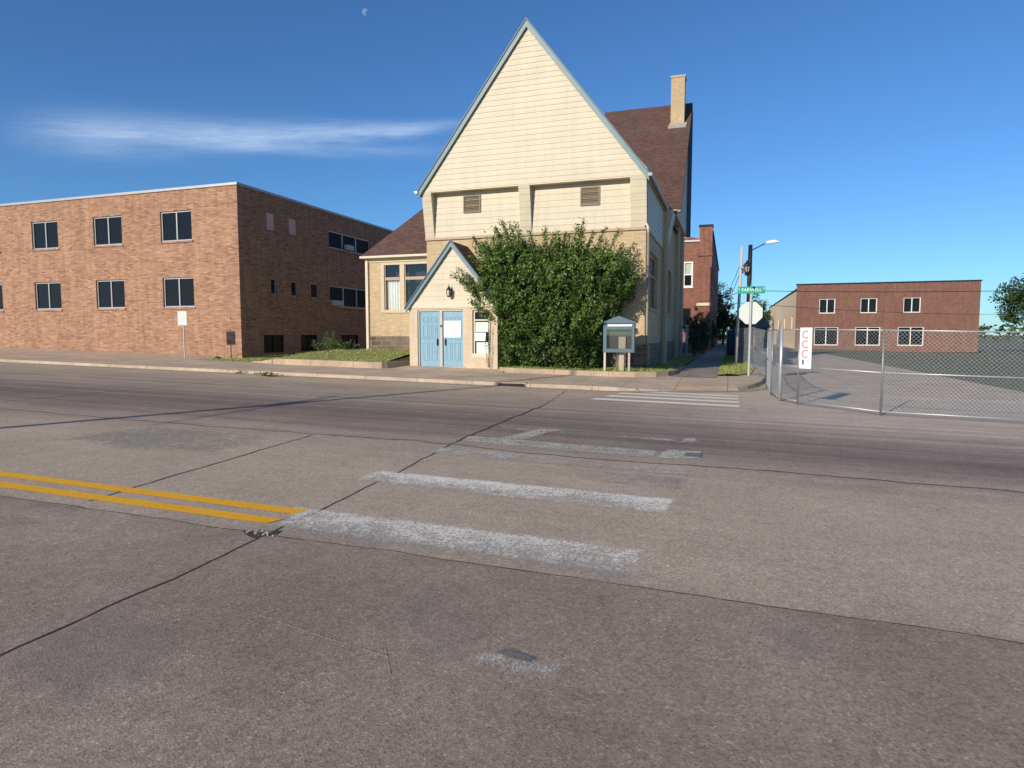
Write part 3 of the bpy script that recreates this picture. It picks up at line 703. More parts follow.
# cross block with its tall roof
XG = -2.70
mb = MB(); siding(mb, FX(XG), [(33.6, 7.95), (42.6, 7.95), (42.6, 15.8), (42.1, 15.75), (34.4, 8.15)], .24, .014); mb.build('side_gable', 'siding', ch, recalc=False)
mb = MB(); mb.box(XR, XG, 33.6, 42.6, 7.90, 7.95); mb.build('soffit', 'trim', ch)
mb = MB()
mb.prism([(-7.9, 34.35, 8.12), (-7.9, 42.3, 16.05), (-7.9, 42.3, 15.85), (-7.9, 34.35, 7.94)], (7.9-2.46, 0, 0))
mb.prism([(-7.9, 42.3, 16.05), (-7.9, 42.75, 15.2), (-7.9, 42.6, 15.0), (-7.9, 42.2, 15.85)], (7.9-2.46, 0, 0))
mb.quad((-7.9, 42.6, 15.4), (-7.9, 42.3, 15.9), (-7.9, 34.35, 8.0), (-7.9, 42.6, 8.0))
mb.build('roof', 'shingle', ch)
mb = MB(); mb.box(-2.70, -2.45, 42.42, 42.78, 7.9, 15.6); mb.build('corner_board', 'navy', ch)
gutter(-4.4, -2.5, 34.36, 7.96, axis='x')
mb = MB(); mb.box(XR, -2.6, 33.4, 34.4, 7.90, 7.94); mb.build('soffit', 'trim', ch)
# chimney
c = MB(); c.box(-3.62, -2.83, 40.5, 41.3, 13.2, 17.0); chm = c.build('chimney', 'cbrick', ch)
c = MB(); c.box(-3.66, -2.79, 40.46, 41.34, 17.0, 17.12); c.build('cap', 'tantrim', chm)
c = MB(); c.box(-3.74, -2.72, 40.25, 40.5, 13.95, 14.16); c.box(-3.68, -2.66, 40.3, 41.2, 14.1, 14.3); c.build('flashing', M['flash'], chm)
# downspout at the corner
def pipe(pts, r=.045, mat='whitem', name='downspout', parent=ch):
    mb = MB(); mb.tube(pts, r, 8); return mb.build(name, mat, parent, smooth=True)
M['pipe'] = plain('tan_pipe', (.27, .22, .165), .5, .08)
pipe([(XR-.06, 24.66, 5.80), (XR+.04, 24.66, 5.83), (XR+.09, 24.66, 5.72), (XR+.10, 24.67, 5.5)], .05, 'pinktrim')
pipe([(XR+.10, 24.67, 5.5), (XR+.10, 24.67, 1.45), (XR+.16, 24.66, 1.2), (XR+.16, 24.64, .45)], .045, 'pipe')
mb = MB(); mb.tube([(XR+.12, 30.4, 5.6), (XR+.12, 30.4, 1.4)], .035, 6); mb.build('downspout', 'pipe', ch)
# side stair railing
rl = MB()
for y in (41.0, 42.0, 43.0): rl.tube([(-2.5, y, .2), (-2.5, y, 2.3)], .03, 6); rl.tube([(-2.85, y, .2), (-2.85, y, 2.3)], .02, 6)
for z in (1.2, 2.3): rl.tube([(-2.5, 41, z), (-2.5, 43, z)], .03, 6); rl.tube([(-2.5, 41, z), (-3.0, 41, z)], .03, 6)
rl.build('railing', 'steps', ch)

# ---- left wing
Fw = FY(25.5); WL = -15.50
win = (-14.68, -12.22, 2.80, 4.80)
mb = MB(); wall(mb, Fw, WL, XL+.01, 1.65, 5.12, [win], .12); mb.quad((WL, 25.5, 0), (WL, 41, 0), (WL, 41, 5.12), (WL, 25.5, 5.12)); mb.build('wing_wall', 'cbrick', ch, recalc=False)
mb = MB(); mb.box(WL-.03, XL, 25.44, 25.6, .6, 1.65); mb.build('stone_base', 'stone', ch)
# window surround and lights
mb = MB()
u0, u1, z0, z1 = win
mbox(mb, Fw, u0-.10, u0+.06, -.03, .10, z0-.10, z1+.10); mbox(mb, Fw, u0+.06, u1, -.03, .10, z1, z1+.10); mbox(mb, Fw, u0+.06, u1, -.05, .10, z0-.12, z0+.02)
mbox(mb, Fw, -13.82, -13.62, -.02, .10, z0+.02, z1)
wf = mb.build('window', plain('window_trim', (.52, .43, .29), .5, .08), ch)
for a, b in ((u0+.06, -13.82), (-13.62, u1)):
    m2 = MB()
    mbox(m2, Fw, a, a+.05, .02, .1, z0+.02, z1); mbox(m2, Fw, b-.05, b, .02, .1, z0+.02, z1); mbox(m2, Fw, a+.05, b-.05, .01, .1, 4.13, 4.26)
    m2.build('sash', 'tantrim', wf)
    m3 = MB(); m3.quad(Fw(a, .08, z0), Fw(b, .08, z0), Fw(b, .08, z1), Fw(a, .08, z1)); m3.build('pane', 'clear', wf, recalc=False)
m3 = MB()
for k in range(24):
    a = u0+.13+k*.027; m3.quad(Fw(a, .16+.03*math.sin(k*1.3), z0), Fw(a+.027, .16+.03*math.sin((k+1)*1.3), z0), Fw(a+.027, .16+.03*math.sin((k+1)*1.3), 4.18), Fw(a, .16+.03*math.sin(k*1.3), 4.18))
m3.build('curtain', 'curtain', wf, recalc=False)
m3 = MB(); mbox(m3, Fw, u0-.02, u1, .6, .62, z0-.1, z1+.1); m3.build('interior', 'dark', wf)
# wing eave, hip roof
mb = MB()
E0 = (WL-.16, 25.22, 5.19); k = 1.13; s2 = 3.5
mb.quad(E0, (XL, 25.22, 5.19), (XL, 25.22+s2, 5.19+k*s2), (E0[0]+s2, 25.22+s2, 5.19+k*s2))
mb.quad(E0, (E0[0]+s2, 25.22+s2, 5.19+k*s2), (E0[0]+s2, 41, 5.19+k*s2), (E0[0], 41, 5.19))
mb.quad((E0[0]+s2, 25.22+s2, 5.19+k*s2), (XL, 25.22+s2, 5.19+k*s2), (XL, 41, 5.19+k*s2), (E0[0]+s2, 41, 5.19+k*s2))
mb.build('wing_roof', 'shingle', ch)
mb = MB(); mb.box(E0[0]-.02, XL, 25.18, 25.24, 5.10, 5.19); mb.box(E0[0]-.02, E0[0]+.03, 25.24, 41, 5.10, 5.19); mb.build('fascia', 'pinktrim', ch)
mb = MB(); mb.box(WL-.12, XL, 25.24, 25.5, 5.08, 5.12); mb.box(WL+.1, XL, 25.46, 25.5, 4.94, 5.08); mb.build('soffit', 'trim', ch)
mb = MB(); mb.box(WL-.03, WL+.09, 25.40, 25.5, 1.0, 5.06); mb.build('corner_board', 'pinktrim', ch)

# ---- porch
Yp = 23.2; Fp = FY(Yp); PL0, PR0 = -12.19, -8.42
dh = (-11.83, -9.83, .42, 2.70); wh = (-9.46, -8.74, .82, 2.66)
mb = MB(); wall(mb, Fp, PL0, PR0, .1, 2.76, [dh, wh], .14)
mb.quad((PL0, Yp, .1), (PL0, 24.8, .1), (PL0, 24.8, 2.76), (PL0, Yp, 2.76)); mb.quad((PR0, Yp, .1), (PR0, 24.8, .1), (PR0, 24.8, 2.76), (PR0, Yp, 2.76))
mb.build('porch_wall', M['pbrick'] if 'pbrick' in M else brick('porch_brick', [(.66, .52, .36), (.71, .57, .41), (.68, .545, .38)], (.66, .54, .39), .3, .1, .006, dirt=.1, bstr=.1), ch, recalc=False)
mb = MB(); mb.box(PL0-.02, PR0+.02, Yp-.03, Yp+.05, 2.76, 3.0); mb.build('porch_beam', 'pinktrim', ch)
pa = (-10.30, 5.28)
mb = MB(); siding(mb, FY(Yp), [(PL0, 3.0), (PR0, 3.0), (pa[0], pa[1]-.12)], .22, .012); mb.build('porch_gable', 'siding', ch, recalc=False)
mb = MB(); mb.quad((PL0, Yp+.01, 2.8), (PR0, Yp+.01, 2.8), (pa[0], Yp+.01, pa[1]-.1)); mb.build('porch_gable', 'trim', ch, recalc=False)
gable_roof(ch, pa[0], pa[1]+.06, -12.28, -8.24, 2.80, Yp-.10, 24.79, .10, 'porch_roof')
for ex in (-12.28, -8.24): rake(ch, pa[0], pa[1]+.04, ex, 2.79, Yp-.13, .12, .05)
# doors
mb = MB(); 
mbox(mb, Fp, -11.80, -11.76, .03, .13, .45, 2.66); mbox(mb, Fp, -9.87, -9.835, .03, .13, .45, 2.66); mbox(mb, Fp, -11.83, -9.83, .03, .135, 2.64, 2.695)
mbox(mb, Fp, -10.86, -10.75, .02, .135, .45, 2.64); mbox(mb, Fp, -11.85, -9.81, -.04, .135, .36, .45)
mb.build('door_frame', 'doorframe', ch)
mb = MB(); mbox(mb, Fp, -11.82, -9.84, .138, .16, .4, 2.7); mb.build('interior', 'dark', ch)
for di, (a, b) in enumerate(((-11.755, -10.865), (-10.745, -9.875))):
    mb = MB(); mbox(mb, Fp, a, b, .085, .13, .455, 2.635)
    w = b-a; cx = (a+b)/2
    for u0_, u1_ in ((a+.13, cx-.05), (cx+.05, b-.13)):
        for z0_, z1_ in ((.68, 1.40), (1.52, 2.10), (2.20, 2.42)):
            # raised moulding round each panel
            for q in ((u0_, u1_, z0_, z0_+.025), (u0_, u1_, z1_-.025, z1_), (u0_, u0_+.025, z0_+.025, z1_-.025), (u1_-.025, u1_, z0_+.025, z1_-.025)):
                mbox(mb, Fp, q[0], q[1], .068, .086, q[2], q[3])
            mbox(mb, Fp, u0_+.07, u1_-.07, .072, .086, z0_+.07, z1_-.07)
    d = mb.build('door', 'door', ch)
    hx = b-.14 if di == 0 else a+.09
    h_ = MB(); mbox(h_, Fp, hx, hx+.05, .05, .086, 1.28, 1.56); h_.tube([Fp(hx+.025, .055, 1.30), Fp(hx+.025, .01, 1.34), Fp(hx+.025, .01, 1.50), Fp(hx+.025, .055, 1.54)], .014, 6); h_.build('handle', 'black', d)
    if di == 1:
        n_ = MB(); mbox(n_, Fp, -10.70, -9.97, .058, .066, 1.60, 2.26); nn = n_.build('notice', 'paper', d)
        # faint printed emblem: a ring and rows of print
        e_ = MB()
        for k in range(28):
            t0, t1 = 2*math.pi*k/28, 2*math.pi*(k+1)/28
            e_.quad(*[Fp(-10.33+r*math.cos(t), .056, 1.92+r*.85*math.sin(t)) for r, t in ((.22, t0), (.22, t1), (.195, t1), (.195, t0))])
        for k in range(7): e_.quad(*[Fp(u, .056, z) for u, z in ((-10.47, 1.80+k*.04), (-10.19, 1.80+k*.04), (-10.19, 1.812+k*.04), (-10.47, 1.812+k*.04))])
        e_.build('notice_print', 'ink', d, recalc=False)
mb = MB(); mbox(mb, Fp, -10.83, -10.77, -.01, .03, 2.02, 2.10); mb.build('lock', 'black', ch)
# porch window with taped papers
w = window(ch, Fp, wh, 'pinktrim', .075, bars=(2.28,), r=.14, pane='pane')
mb = MB()
mbox(mb, Fp, wh[0]+.09, wh[1]-.09, .100, .112, 1.82, 2.20); mb.build('poster', 'mint', w)
mb = MB(); mbox(mb, Fp, wh[0]+.13, wh[1]-.09, .100, .112, .95, 1.42); mb.build('poster', 'mint', w)
mb = MB(); mbox(mb, Fp, wh[0]+.08, wh[1]-.20, .092, .104, 1.47, 1.79); mb.build('poster', 'paper', w)
mb = MB(); mbox(mb, Fp, wh[0]+.004, wh[1]-.004, -.015, .08, .82, .98); mb.build('sill', 'trim', w)
# wall lantern over the doors
lx, lz = -10.37, 3.25
mb = MB(); mb.box(lx-.05, lx+.05, Yp-.06, Yp-.02, lz-.02, lz+.26); mb.tube([(lx, Yp-.05, lz+.30), (lx, Yp-.12, lz+.34), (lx, Yp-.19, lz+.28)], .015, 6)
cxy = (lx, Yp-.19, lz-.05)
mb.lathe(cxy, [(.03, -.03), (.075, .0), (.08, .02)], 6); mb.lathe(cxy, [(.115, .24), (.07, .31), (.03, .36), (.02, .44), (.005, .46)], 6)
for k in range(6):
    t = 2*math.pi*k/6; mb.tube([(cxy[0]+.078*math.cos(t), cxy[1]+.078*math.sin(t), cxy[2]+.02), (cxy[0]+.105*math.cos(t), cxy[1]+.105*math.sin(t), cxy[2]+.24)], .008, 4)
lm = mb.build('wall_lantern', 'black', ch)
mb = MB(); mb.lathe(cxy, [(.068, .02), (.095, .24)], 6); mb.build('lamp_glass', plain('frosted', (.55, .53, .48), .4, .1), lm)

# ------------------------------------------------------------------ left brick building
bl = root('brick_building', (-22.57, 25.5, .5), 'two storey flat roofed tan brick building left of the church', 'building')
BX = -22.57; Fb = FX(BX)
smalls_up = [(27.55, 28.15, 7.10, 7.98), (29.32, 29.95, 7.12, 7.98)]
small_lo = [(27.76, 28.22, 3.78, 4.66), (29.38, 29.95, 3.78, 4.64), (31.12, 31.86, 3.78, 4.66)]
bas = [(27.10, 28.70, .78, 1.70), (30.1, 31.65, .80, 1.70), (34.0, 36.0, .80, 1.7)]
ribs = [(32.95, 37.6, 6.85, 7.92), (32.95, 37.6, 3.38, 4.68)]
mb = MB(); wall(mb, Fb, 25.5, 48, .2, 8.90, smalls_up+small_lo+bas+ribs, .13)
Ff = FY(25.5)
fro = [(-27.4, -25.4, 6.4, 7.9), (-27.4, -25.4, 3.1, 4.6), (-32.0, -30.0, 6.4, 7.9), (-32.0, -30.0, 3.1, 4.6), (-36.6, -34.6, 6.4, 7.9), (-36.6, -34.6, 3.1, 4.6), (-41.2, -39.2, 6.4, 7.9), (-41.2, -39.2, 3.1, 4.6)]
wall(mb, Ff, -48, BX, .2, 8.90, fro, .13)
mb.quad((-48, 25.5, 0), (-48, 48, 0), (-48, 48, 8.9), (-48, 25.5, 8.9)); mb.quad((-48, 48, 0), (BX, 48, 0), (BX, 48, 8.9), (-48, 48, 8.9))
mb.build('brick_wall', 'tbrick', bl, recalc=False)
mb = MB(); mb.box(-48.06, BX+.06, 25.44, 48.06, 8.90, 9.02); mb.build('coping', 'coping', bl)
pink = plain('pinkish_board', (.66, .47, .42), .7, .06)
for h in smalls_up:
    mb = MB(); mbox(mb, Fb, h[0]+.01, h[1]-.01, .03, .10, h[2]+.01, h[3]-.01); mb.build('window_board', pink, bl)
for h in small_lo: window(bl, Fb, h, 'coping', .07, r=.13, sill='tbrick')
for h in bas: window(bl, Fb, h, 'dark', .07, mull=((h[0]+h[1])/2,), bars=(1.25,), r=.13)
for h in ribs:
    window(bl, Fb, h, 'coping', .10, mull=(34.45, 35.95), r=.13, sill='tbrick', pane='dark')
mb = MB(); mbox(mb, Fb, 34.62, 35.4, -.16, .05, 6.96, 7.26); mb.build('air_conditioner', 'ac', bl)
mb = MB(); mbox(mb, Fb, 33.06, 34.1, -.16, .05, 3.48, 3.78); mb.build('air_conditioner', 'ac', bl)
for h in fro: window(bl, Ff, h, 'coping', .07, mull=((h[0]+h[1])/2,), r=.13, sill='tbrick')

# ------------------------------------------------------------------ red brick building up the side street
rb = root('red_brick_building', (-1.6, 60, .2), 'old red brick building behind the church along the side street', 'building')
Fr = FY(60)
hs = [(-4.0, -3.16, 6.0, 8.25), (-4.3, -3.28, 2.2, 4.1), (-7.0, -6.1, 6.0, 8.25)]
mb = MB(); wall(mb, Fr, -12, -1.62, 0, 10.0, hs, .15)
mb.quad((-12, 60, 10), (-2.65, 60, 10), (-2.65, 60, 10.25), (-3.3, 60, 10.4), (-4.2, 60, 10.35), (-5.5, 60, 10.1), (-12, 60, 10.05))
side_h = [(63+i*4.6, 64.6+i*4.6, z, z+2.1) for i in range(7) for z in (2.2, 6.2)]
wall(mb, FX(-1.62), 60, 98, 0, 10.9, side_h, .15)
mb.quad((-12, 98, 0), (-1.62, 98, 0), (-1.62, 98, 10.9), (-12, 98, 10.9)); mb.quad((-12, 60, 10), (-1.62, 60, 10), (-1.62, 98, 10), (-12, 98, 10))
mb.build('brick_wall', 'rbrick', rb, recalc=False)
mb = MB(); mb.box(-2.66, -1.56, 59.88, 61.0, 8.9, 11.25); mb.box(-2.72, -1.50, 59.8, 61.05, 8.7, 8.9); mb.box(-2.60, -1.56, 59.93, 60.5, 0, 8.7); mb.build('corner_pier', 'rbrick', rb)
mb = MB(); mb.box(-2.72, -1.50, 59.82, 61.1, 11.25, 11.42); mb.box(-1.66, -1.5, 61.1, 98, 10.9, 11.05); mb.build('cap', 'dark', rb)
mb = MB(); mb.box(-2.78, -1.52, 59.84, 59.93, 4.3, 4.56); mb.build('stone_band', 'trim', rb)
mb = MB(); mb.box(-5.5, -2.62, 59.86, 60, 9.98, 10.12); mb.build('coping', 'coping', rb)
wr = window(rb, Fr, hs[0], 'whitem', .13, bars=(7.1,), r=.15, sill='whitem', proud=.1)
mb = MB(); mbox(mb, Fr, hs[0][0]+.13, hs[0][1]-.13, .118, .126, 7.0, 8.12); mb.build('blind', plain('blind', (.42, .45, .36), .7, .1), wr); window(rb, Fr, hs[1], 'dark', .1, r=.15); window(rb, Fr, hs[2], 'whitem', .13, bars=(7.1,), r=.15, sill='whitem')
for h in side_h: window(rb, FX(-1.62), h, 'trim', .1, bars=(h[2]+1.05,), r=.15, sill='coping')

# ------------------------------------------------------------------ buildings across the side street
tb = root('tan_building', (9, 96, .0), 'tan stucco building with brick front beyond the chain link fence', 'building')
Ft = FXm(9.0); th = [(104+i*14, 106+i*14, 2.6, 4.6) for i in range(4)]
mb = MB(); wall(mb, Ft, 96.3, 165, -.3, 8.05, th, .15); mb.build('side_wall', 'tanstucco', tb, recalc=False)
mb = MB(); wall(mb, FY(96), 8.7, 30, -.5, 8.5, [(11, 14, .3, 2.8), (16, 19, .3, 2.8), (21, 24, .3, 2.8), (11.5, 13.5, 4.6, 6.6), (16.5, 18.5, 4.6, 6.6), (21.5, 23.5, 4.6, 6.6)], .2)
mb.quad((8.7, 96, -.5), (8.7, 96.5, -.5), (8.7, 96.5, 8.5), (8.7, 96, 8.5)); mb.quad((8.7, 96.5, -.5), (9, 96.5, -.5), (9, 96.5, 8.5), (8.7, 96.5, 8.5))
mb.quad((30, 96, -.5), (30, 165, -.5), (30, 165, 8.5), (30, 96, 8.5)); mb.build('brick_front', 'brownbrick', tb, recalc=False)
mb = MB(); mb.box(8.9, 30, 96.5, 165, 8.05, 8.22); mb.box(8.6, 30.1, 95.9, 96.5, 8.5, 8.65); mb.build('roof', 'dark', tb)
for h in th: window(tb, Ft, h, 'tantrim', .12, bars=(4.3,), r=.15)
for h in [(11, 14, .3, 2.8), (16, 19, .3, 2.8), (21, 24, .3, 2.8), (11.5, 13.5, 4.6, 6.6), (16.5, 18.5, 4.6, 6.6), (21.5, 23.5, 4.6, 6.6)]: window(tb, FY(96), h, 'whitem', .12, mull=((h[0]+h[1])/2,), r=.2)
hb_ = root('house', (4, 78, 0), 'low red brick house with grey roof behind the fence and stop sign', 'house')
mb = MB(); mb.box(1.9, 4.1, 78, 88, -.2, 2.6); mb.build('wall', 'rbrick', hb_)
mb = MB(); mb.prism([(1.4, 77.7, 2.55), (4.5, 77.7, 2.55), (3.4, 77.7, 4.4)], (0, 10.6, 0)); mb.build('roof', 'greyroof', hb_)
window(hb_, FY(77.99), (2.6, 3.5, .9, 2.1), 'whitem', .08, bars=(1.5,), r=.0, proud=.06)

# ------------------------------------------------------------------ plants
def leaf_quad(mb, p, size, nrm, tw, asp=.24):
    a = Vector((0, 0, 1)).cross(nrm)
    a = a.normalized() if a.length > .01 else Vector((1, 0, 0)); b = nrm.cross(a).normalized()
    u = a*math.cos(tw)+b*math.sin(tw); v = nrm.cross(u)
    mb.quad(p-u*size*.5, p+v*size*asp+nrm*size*.04, p+u*size*.55, p-v*size*asp+nrm*size*.04)
def rdir(r=rnd):
    while True:
        v = Vector((r.uniform(-1, 1), r.uniform(-1, 1), r.uniform(-1, 1)))
        if .05 < v.length < 1: return v.normalized()
def inside(poly, x, z):
    c = False
    for i in range(len(poly)):
        (x1, z1), (x2, z2) = poly[i], poly[i-1]
        if (z1 > z) != (z2 > z) and x < (x2-x1)*(z-z1)/(z2-z1)+x1: c = not c
    return c
def pdist(poly, x, z):
    d = 9
    for i in range(len(poly)):
        a, b = Vector(poly[i-1]), Vector(poly[i]); p = Vector((x, z)); t = max(0, min(1, (p-a).dot(b-a)/max(1e-6, (b-a).length_squared)))
        d = min(d, (a+(b-a)*t-p).length)
    return d
sh = root('overgrown_shrub', (-6.4, 23.9, .35), 'tall overgrown green shrub covering the church front right of the doors', 'shrub')
outl = [(-8.5, .35), (-8.5, 2.6), (-8.95, 3.0), (-9.3, 3.4), (-8.8, 3.9), (-9.2, 4.4), (-9.15, 4.9), (-8.8, 4.6), (-8.5, 5.0), (-8.1, 5.2), (-7.7, 4.9), (-7.2, 5.1), (-6.6, 4.8), (-6.2, 5.0), (-5.7, 4.9), (-5.3, 5.1), (-4.8, 4.8), (-4.3, 4.6), (-3.8, 4.6), (-3.6, 4.3), (-3.35, 3.9),
        (-3.35, 3.7), (-3.3, 3.2), (-3.75, 2.9), (-3.9, 2.3), (-4.2, 1.8), (-4.5, 1.5), (-4.55, .35)]
lf = MB(); lt = MB(); r2 = random.Random(11)
outl2 = [(-8.3, 2.5), (-7.9, 2.4), (-7.5, 3.6), (-7.7, 5.0), (-8.4, 5.3), (-9.0, 4.9), (-8.7, 4.5), (-9.0, 4.2), (-9.35, 4.15), (-9.7, 4.15), (-9.7, 3.98), (-9.2, 3.8), (-8.9, 3.75), (-8.95, 3.5), (-8.6, 3.3), (-8.75, 3.1), (-8.45, 2.9)]
for layer, count in (('back', 620), ('front', 470), ('porch', 150)):
    n = 0
    while n < count:
        x, z = r2.uniform(-9.4, -3.2), r2.uniform(.3, 5.5)
        ol_ = outl2 if layer == 'porch' else outl
        if not inside(ol_, x, z): continue
        d = pdist(ol_, x, z); depth = min(1.0, .15+d*1.1); n += 1
        if layer == 'back':
            y = 24.3+r2.uniform(-.4, .35)*min(1, .3+d); cr = r2.uniform(.16, .28); cnt = 40
        elif layer == 'porch':
            y = 22.85+r2.uniform(-.25, .1); cr = r2.uniform(.10, .2); cnt = 30
        else:
            if d < .10: continue
            y = 23.75-depth*r2.uniform(.55, 1.1); cr = r2.uniform(.10, .24); cnt = int(r2.uniform(22, 60))
        tgt = lt if layer != 'back' and r2.random() < (.6 if z > 4.0 else .3 if z > 3 else .10) else lf  # paler leaves towards the top, none behind: light and shade put into the colour
        hang = Vector((r2.uniform(-.4, .4), -.5, r2.uniform(-.2, .9))).normalized()
        for _ in range(cnt):
            p = Vector((x, y, z))+rdir(r2)*cr*r2.random()**.4+hang*r2.uniform(-.25, .25)
            nn = (rdir(r2)+Vector((0, -.5, .6))).normalized()
            leaf_quad(tgt, p, r2.uniform(.09, .18), nn, r2.uniform(0, 6.28), .19)
# branches with sprays
br = MB()
tips = [((-9.05, 23.0, 3.95), .11), ((-10.15, 22.75, 4.15), .06), ((-9.85, 22.75, 4.28), .06), ((-9.75, 22.8, 3.95), .07), ((-9.5, 22.8, 3.6), .07), ((-9.6, 23.3, 4.9), .09), ((-9.2, 23.3, 4.6), .11), ((-9.4, 23.3, 5.35), .09), ((-8.8, 23.4, 5.2), .11), ((-9.3, 23.3, 5.2), .10), ((-9.5, 23.4, 5.6), .07), ((-8.5, 23.4, 5.6), .09), ((-8.35, 23.5, 6.15), .07), ((-8.6, 23.5, 5.9), .06), ((-7.7, 23.5, 5.75), .08), ((-7.2, 23.4, 5.7), .06),
        ((-6.6, 23.5, 5.75), .07), ((-6.15, 23.4, 5.6), .06), ((-5.15, 23.5, 6.0), .09), ((-5.35, 23.4, 5.8), .06), ((-4.3, 23.4, 5.65), .07), ((-3.8, 23.4, 5.55), .06), ((-3.1, 23.3, 4.5), .08), ((-2.95, 23.3, 4.15), .06), ((-9.4, 22.9, 3.1), .07), ((-3.25, 23.3, 5.0), .06), ((-8.9, 23.0, 2.7), .05), ((-5.8, 23.4, 5.55), .05), ((-4.75, 23.5, 5.55), .05)]
for _ in range(34):
    tx_ = r2.uniform(-9.3, -3.3); tips.append(((tx_, r2.uniform(22.9, 23.7), 5.05+.55*math.exp(-((tx_+8.2)/1.2)**2)+.25*math.exp(-((tx_+5.2)/.8)**2)+r2.uniform(-.25, .45)-max(0, tx_+4.6)*.5), r2.uniform(.05, .09)))
for _ in range(26):
    tips.append(((r2.uniform(-8.8, -3.6), r2.uniform(22.45, 22.8), r2.uniform(2.2, 4.6)), r2.uniform(.05, .09)))
for (tx, ty, tz), sp in tips:
    b0 = Vector((-6.6+r2.uniform(-.6, .6), 24.1, .35)); tp = Vector((tx, ty, tz)); mid = Vector((b0.x*.45+tx*.55, 23.9, tz*.62))
    pts = [b0*(1-t)**2+mid*2*t*(1-t)+tp*t*t for t in [k/14 for k in range(15)]]
    br.tube(pts, [.035*(1-k/15)+.006 for k in range(15)], 5)
    for k in range(8, 15):
        for _ in range(70 if k < 13 else 46):
            t = k-r2.random(); i = int(t); p = pts[i].lerp(pts[min(i+1, 14)], t-i)
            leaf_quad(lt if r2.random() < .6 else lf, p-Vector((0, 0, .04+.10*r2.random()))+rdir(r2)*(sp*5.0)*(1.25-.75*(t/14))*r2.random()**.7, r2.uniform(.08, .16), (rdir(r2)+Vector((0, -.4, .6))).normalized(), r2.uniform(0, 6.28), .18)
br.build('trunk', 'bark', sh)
lf.build('foliage', 'leaf', sh, recalc=False); lt.build('lit_foliage', 'leaf_lite', sh, recalc=False)
def small_plant(name, c, h, rad, nst, nl, label, cat, mat='weed', size=(.05, .1), group=None, seed=1):
    r = random.Random(seed); t = root(name, c, label, cat, group); st = MB(); lf = MB()
    for _ in range(nst):
        a = r.uniform(0, 6.28); rr = rad*r.random()**.5; hh = h*r.uniform(.45, 1)
        b0 = Vector(c)+Vector((math.cos(a)*rr*.4, math.sin(a)*rr*.4, 0)); b1 = Vector(c)+Vector((math.cos(a)*rr, math.sin(a)*rr, hh))
        st.tube([b0, b0.lerp(b1, .5)+Vector((0, 0, .05)), b1], .008, 4)
        for _ in range(nl):
            k = r.uniform(.15, 1.0); leaf_quad(lf, b0.lerp(b1, k)+rdir(r)*.10*r.random(), r.uniform(*size), (rdir(r)+Vector((0, -.4, .6))).normalized(), r.uniform(0, 6.28))
    st.build('stem', 'bark', t); lf.build('foliage', mat, t, recalc=False); return t
small_plant('weed', (-17.3, 25.1, .98), .95, .45, 16, 26, 'taller pale leafed weed growing where the left lawn meets the brick building side', 'plant', seed=3)
small_plant('weed', (-16.3, 25.1, 1.02), .5, .6, 26, 26, 'low dark green weeds beside the white corner downspout of the church wing', 'plant', 'leaf', seed=4)
small_plant('weed', (-18.0, 25.6, .95), .55, .5, 18, 24, 'low weed in the shade by the basement window of the tan brick building', 'plant', 'leaf', seed=5)
small_plant('vine', (-12.55, 25.3, 1.1), 1.8, .35, 7, 12, 'thin climbing vine on the church wing wall under the window', 'plant', 'weed', (.07, .12), seed=6)
small_plant('vine', (-8.75, 23.1, .45), 1.9, .25, 7, 7, 'thin vine climbing the right edge of the blue door porch', 'plant', 'weed', (.05, .09), seed=8)
def tree(c, h, cr, label, seed, mat='tleaf', nc=120, nl=45, ls=.35, trunk_h=.35, name='tree', cat='tree', group='background trees'):
    r = random.Random(seed); t = root(name, c, label, cat, group); C = Vector(c)
    st = MB(); top = C+Vector((r.uniform(-.2, .2), 0, h*.75))
    st.tube([C, C.lerp(top, .5)+Vector((.1, 0, 0)), top], [cr*.08+.05, cr*.06+.03, .03], 7)
    lf = MB(); zc = C.z+h*(trunk_h+1)/2; hz = h*(1-trunk_h)/2
    lobes = [(rdir(r), r.uniform(.5, 1)) for _ in range(9)]
    for i in range(nc):
        d = rdir(r); k = r.random()**.45*(.75+.25*noise.noise(d*2+Vector((seed, 0, 0)))+.12)
        p = Vector((C.x+d.x*cr*k, C.y+d.y*cr*k, zc+d.z*hz*k)); rad = cr*r.uniform(.14, .26)
        if i % 6 == 0: st.tube([C.lerp(top, r.uniform(.4, .95)), p], [.05, .01], 4)
        for _ in range(nl):
            leaf_quad(lf, p+rdir(r)*rad*r.random()**.5, r.uniform(.6, 1.1)*ls, (rdir(r)+Vector((0, -.4, .6))).normalized(), r.uniform(0, 6.28))
    st.build('trunk', 'bark', t); lf.build('crown', mat, t, recalc=False); return t
tree((-1.9, 104, 0), 10.2, 3.2, 'tall dark green tree at the far end of the path past the red brick building', 21, nc=150, trunk_h=.12)
tree((-.8, 96, 0), 6.2, 1.9, 'smaller dark tree beside the dark screened fence at the end of the path', 22, nc=80, trunk_h=.1)
tree((4.2, 120, 0), 8.9, 2.9, 'bushy green tree rising directly behind the white backed stop sign', 23, nc=120, trunk_h=.15)
tree((6.2, 145, 0), 8.2, 2.6, 'green tree next to the left end of the tan building', 24, nc=110, trunk_h=.15)
tree((1.9, 112, 0), 5.8, 2.2, 'low dark tree between the utility pole and the grey roofed house', 25, nc=90, trunk_h=.1)
tree((42, 115, 0), 11, 5, 'broad green tree to the right of the tan building', 26, nc=170, trunk_h=.2, ls=.5)
tree((56, 120, 0), 12, 6, 'rightmost broad tree past the tan building', 27, nc=170, trunk_h=.2, ls=.5)
tree((-1.85, 52, .2), 3.3, .85, 'dark rounded bush at the foot of the red brick building, nearest the path', 31, nc=60, ls=.16, trunk_h=.02, name='bush', cat='bush', group='dark bushes at the red building')
